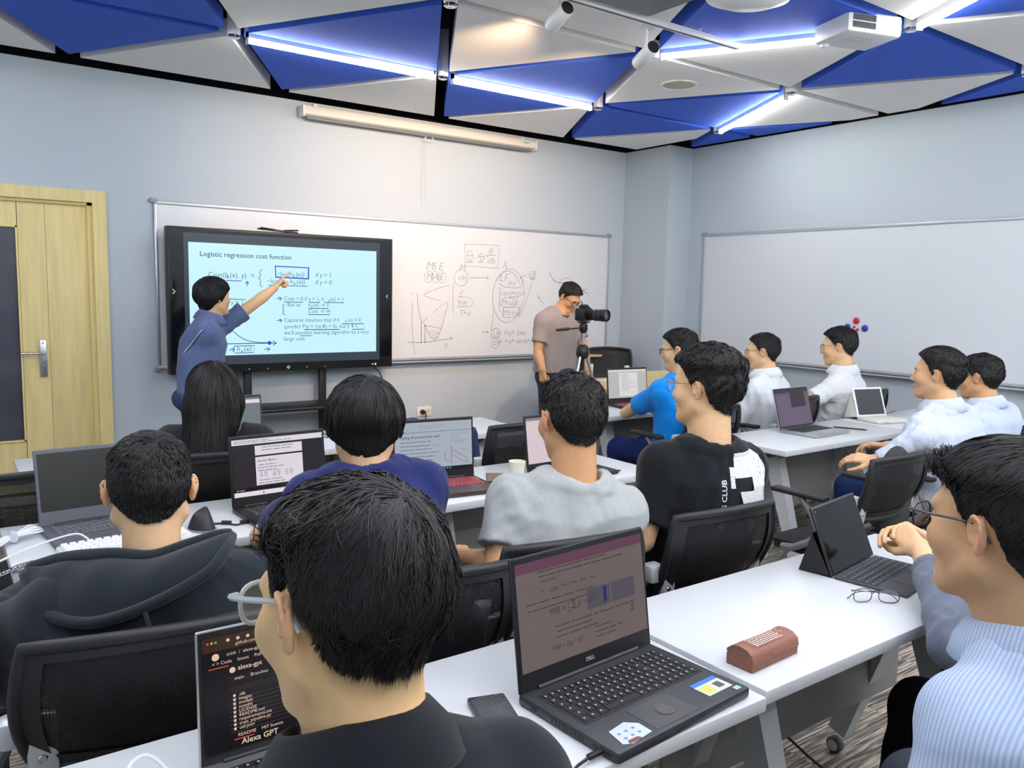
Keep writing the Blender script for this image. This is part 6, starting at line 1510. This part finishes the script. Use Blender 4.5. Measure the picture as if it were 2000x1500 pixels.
# man in bright blue
P8 = person('man in bright blue T-shirt leaning his elbow on the front-row table', (3.673, -2.874, 1.16), -30, -8, 0, bb=2, pel=(3.70, -2.88), style='short', hseed=10, strands=3500, sw=.0016, shirt=(14, 138, 228), sleeve=.62, seed=8, res=.0062, pants=(28, 40, 88), glasses=(M_BLKF, .0014, M_LENS, {}), fold=.005, hs=1.02, build=1.05,
    arms={-1: A((3.56, -2.56, .745), (3.72, -2.60, .83), (.75, -.25, .35), (-.3, .4, .8), 'fist'), 1: A((4.02, -2.66, .75), (3.90, -2.52, .76), (-.6, .6, .1))})
chair(3.70, -2.89, 2, 'black mesh chair under the man in bright blue')
M_WSH = mat('white shirt cloth', (226, 230, 234), .85, spec=.15, bump=(500, .2, .001))
P9 = person('man in glasses and white long-sleeved shirt facing left, nearer the column', (4.499, -2.853, 1.128), -30, -4, 0, bb=-12, pel=(4.52, -2.87), style='crop', hseed=11, strands=3000, sw=.0018, long_sleeve=True, collar=(M_WSH, 'fold'), seed=9, res=.0064, glasses=(M_GOLD, .0013, M_LENS, {}), shirt_mat=M_WSH, fold=.007, loose=.02, hs=1.02)
chair(4.52, -2.88, -8, 'black mesh chair under the man in the white long-sleeved shirt')
P10 = person('man in glasses and white short-sleeved shirt below the coloured magnets', (5.14, -3.002, 1.158), -24, -6, 0, bb=-16, pel=(5.22, -2.92), style='short', hseed=12, strands=3000, sw=.0018, sleeve=.85, collar=(M_WSH, 'fold'), seed=10, res=.0064, glasses=(M_GOLD, .0013, M_LENS, {}), shirt_mat=M_WSH, fold=.007, loose=.018, hs=1.08, build=1.05,
    arms={-1: A((4.84, -3.00, .80), (4.72, -2.84, .86), (-.4, .4, .5), (-.6, -.3, .6), 'fist'), 1: A((5.44, -2.86, .76), (5.30, -2.64, .76), (-.3, .9, 0))})
chair(5.34, -2.89, -8, 'black mesh chair under the man below the magnets')
P11 = person('man in pale blue checked shirt without glasses, facing left at the right', (3.978, -4.276, 1.136), -14, 2, 0, bb=4, pel=(4.02, -4.30), style='short', hseed=13, strands=4500, sw=.0015, long_sleeve=True, collar=(None, 'fold'), seed=11, res=.0056, pants=(30, 46, 84), fold=.006, loose=.02, hs=1.06, build=1.08, shirt_mat=stripe_mat('blue check shirt', (190, 202, 222), (212, 220, 234), 90, 'Y'), skin=(222, 176, 134),
    arms={-1: A((3.735, -4.34, .85), (3.62, -4.20, .735), (-.4, .85, .05), (-.5, 0, .8), 'relax'), 1: A((4.26, -4.18, .76), (4.12, -3.98, .72), (-.3, .9, 0))})
chair(4.02, -4.32, 4, 'black mesh chair under the man in the pale blue checked shirt')
P12 = person('man in thin glasses and pale blue shirt, farthest right behind the checked shirt', (4.825, -4.09, 1.065), -6, -4, 0, bb=6, pel=(4.86, -4.16), style='short', hseed=14, strands=3500, sw=.0017, sleeve=.8, collar=(None, 'fold'), seed=12, res=.0062, fold=.007, glasses=(M_GUN, .0012, M_LENS, {}), hs=1.05, build=1.08, shirt_mat=stripe_mat('pale stripe shirt', (186, 200, 224), (208, 218, 236), 60, 'Y'), skin=(210, 162, 118), nb_off=(0, -.07, -.15))
chair(4.86, -4.18, 6, 'black mesh chair under the man farthest right')
# presenter
P13 = person('presenter in slate blue polo and shorts pointing at the display', (1.497, -.897, 1.41), 72, 4, 0, bb=112, stand=.80, pel=(1.40, -.92), style='bowl', hseed=15, strands=4000, sw=.0016, shirt=(96, 112, 152), sleeve=.72, collar=(None, 'fold'), seed=13, res=.0058, pants=(64, 76, 112), shorts=.60, fold=.005, nb=(1.455, -.90, 1.262), loose=.016, build=1.02, hair_len=.9,
    arms={-1: A((1.80, -.80, 1.385), (1.935, -.765, 1.478), (.62, .15, .62), (-.55, .1, .7), 'point'), 1: A((1.315, -.90, 1.02), (1.385, -1.0, .83), (.3, -.1, -.95), (-.7, -.7, 0), 'relax')})
S_ = P13['SH'][1]; el = np.array((1.315, -.90, 1.02)); ax_ = (el-S_)
for wd_, m_, o_ in ((.006, mat('piping white', (225, 228, 232), .8), 0), (.004, mat('piping navy', (26, 30, 54), .8), .010)):
    f = P13['fshirt']; P_ = []
    for t in np.linspace(-.12, .70, 22):
        out = (-P13['fwd']*.35+P13['rt']*.94); p = (S_+ax_*t+out*.065+P13['fwd']*o_)[None]
        for _ in range(6): p = p-out*np.clip(f(p)-.001, -.04, .04)[:, None]
        P_.append(p[0])
    MB().tube(P_, wd_/2, 6).build('sleeve_piping', m_, P13['root'], True)
# videographer
P14 = person('man in taupe T-shirt and dark glasses looking down at the camera', (4.155, -1.257, 1.452), 172, -36, 0, bb=176, hs=.92, stand=.86, pel=(4.10, -1.18), style='short', hseed=16, strands=3500, sw=.0018, shirt=(158, 148, 144), sleeve=.70, collar=(None, 'rib'), seed=14, res=.006, pants=(62, 66, 76), glasses=(M_BLKF, .0022, M_LENS, {}), fold=.005, nb=(4.095, -1.19, 1.345), loose=.022, skin=(210, 160, 116), hem=.86,
    arms={1: A((3.875, -1.22, 1.03), (3.865, -1.30, .90), (.05, -.1, -1), (-.9, -.3, 0), 'fist'), -1: A((4.30, -1.28, 1.06), (4.27, -1.36, .88), (-.05, -.1, -1), (.9, -.3, 0), 'relax')})
# sleeve stripes of the jacket
f = P15['fshirt']; S_ = P15['SH'][-1]; el = np.array((1.845, -5.435, .725)); ax_ = el-S_; axn = ax_/np.linalg.norm(ax_); b1_ = np.cross(axn, (0, 0, 1.)); b1_ /= np.linalg.norm(b1_); b2_ = np.cross(axn, b1_)
for k_, t0 in enumerate((.66, .72, .78)):
    P_ = []
    for t in np.linspace(0, 2*PI, 40, endpoint=False):
        out = b1_*math.cos(t)+b2_*math.sin(t); p = (S_+ax_*t0+out*.05)[None]
        for _ in range(8): p = p-out*np.clip(f(p)-.0012, -.03, .03)[:, None]
        P_.append(p[0])
    MB().tube(P_, .0045, 6, closed=True).build('sleeve_stripe', mat('stripe white', (222, 222, 218), .8), P15['root'], True)

# navy jacket lying over the front-row table edge, bag on the chair of the checked-shirt man
def blob(name, label, cat, f, lo, hi, h, m):
    V, F = polygonize(f, lo, hi, h); o = link(name, np_mesh(name, V, F, m)); return tag(o, label, cat)
fj = folds(91, .010, .085); fj2 = folds(93, .006, .045)
def jacket_f(p):
    d = f_ell(p, (2.10, -2.36, .722), (.25, .15, .026))
    d = np.minimum(d, f_ell(p, (2.18, -2.32, .742), (.17, .10, .022)))
    d = smin(d, f_cone(p, (1.90, -2.42, .735), (2.26, -2.47, .740), .030, .024), .02)          # folded sleeve
    d = smin(d, f_cone(p, (2.20, -2.27, .745), (1.96, -2.31, .740), .028, .022), .02)
    d = smin(d, f_cone(p, (2.26, -2.46, .735), (2.39, -2.565, .715), .030, .034), .03); d = smin(d, f_cone(p, (2.39, -2.57, .712), (2.41, -2.60, .56), .034, .026), .03)   # cuff over the edge
    d = smin(d, f_cone(p, (2.16, -2.50, .728), (2.30, -2.575, .69), .022, .030), .03)
    return np.maximum(d+(fj(p)+fj2(p))*np.clip((p[:, 2]-.69)/.03, .3, 1), np.where(p[:, 1] > -2.535, .702-p[:, 2], -1))
blob('jacket', 'navy jacket lying over the edge of the front-row table', 'jacket', jacket_f, (1.75, -2.75, .45), (2.55, -2.10, .86), .008, mat('jacket navy', (38, 50, 92), .85, bump=(300, .3, .002)))
fb = folds(92, .006, .09)
blob('backpack', 'dark grey backpack standing on the empty chair beside the checked-shirt man', 'bag', lambda p: smin(f_ell(p, (3.36, -4.44, .665), (.13, .055, .205)), f_ell(p, (3.36, -4.39, .60), (.10, .04, .10)), .04)+fb(p)*.6, (3.05, -4.60, .43), (3.56, -4.12, .98), .010, mat('bag grey', (56, 58, 60), .9, bump=(200, .4, .003)))
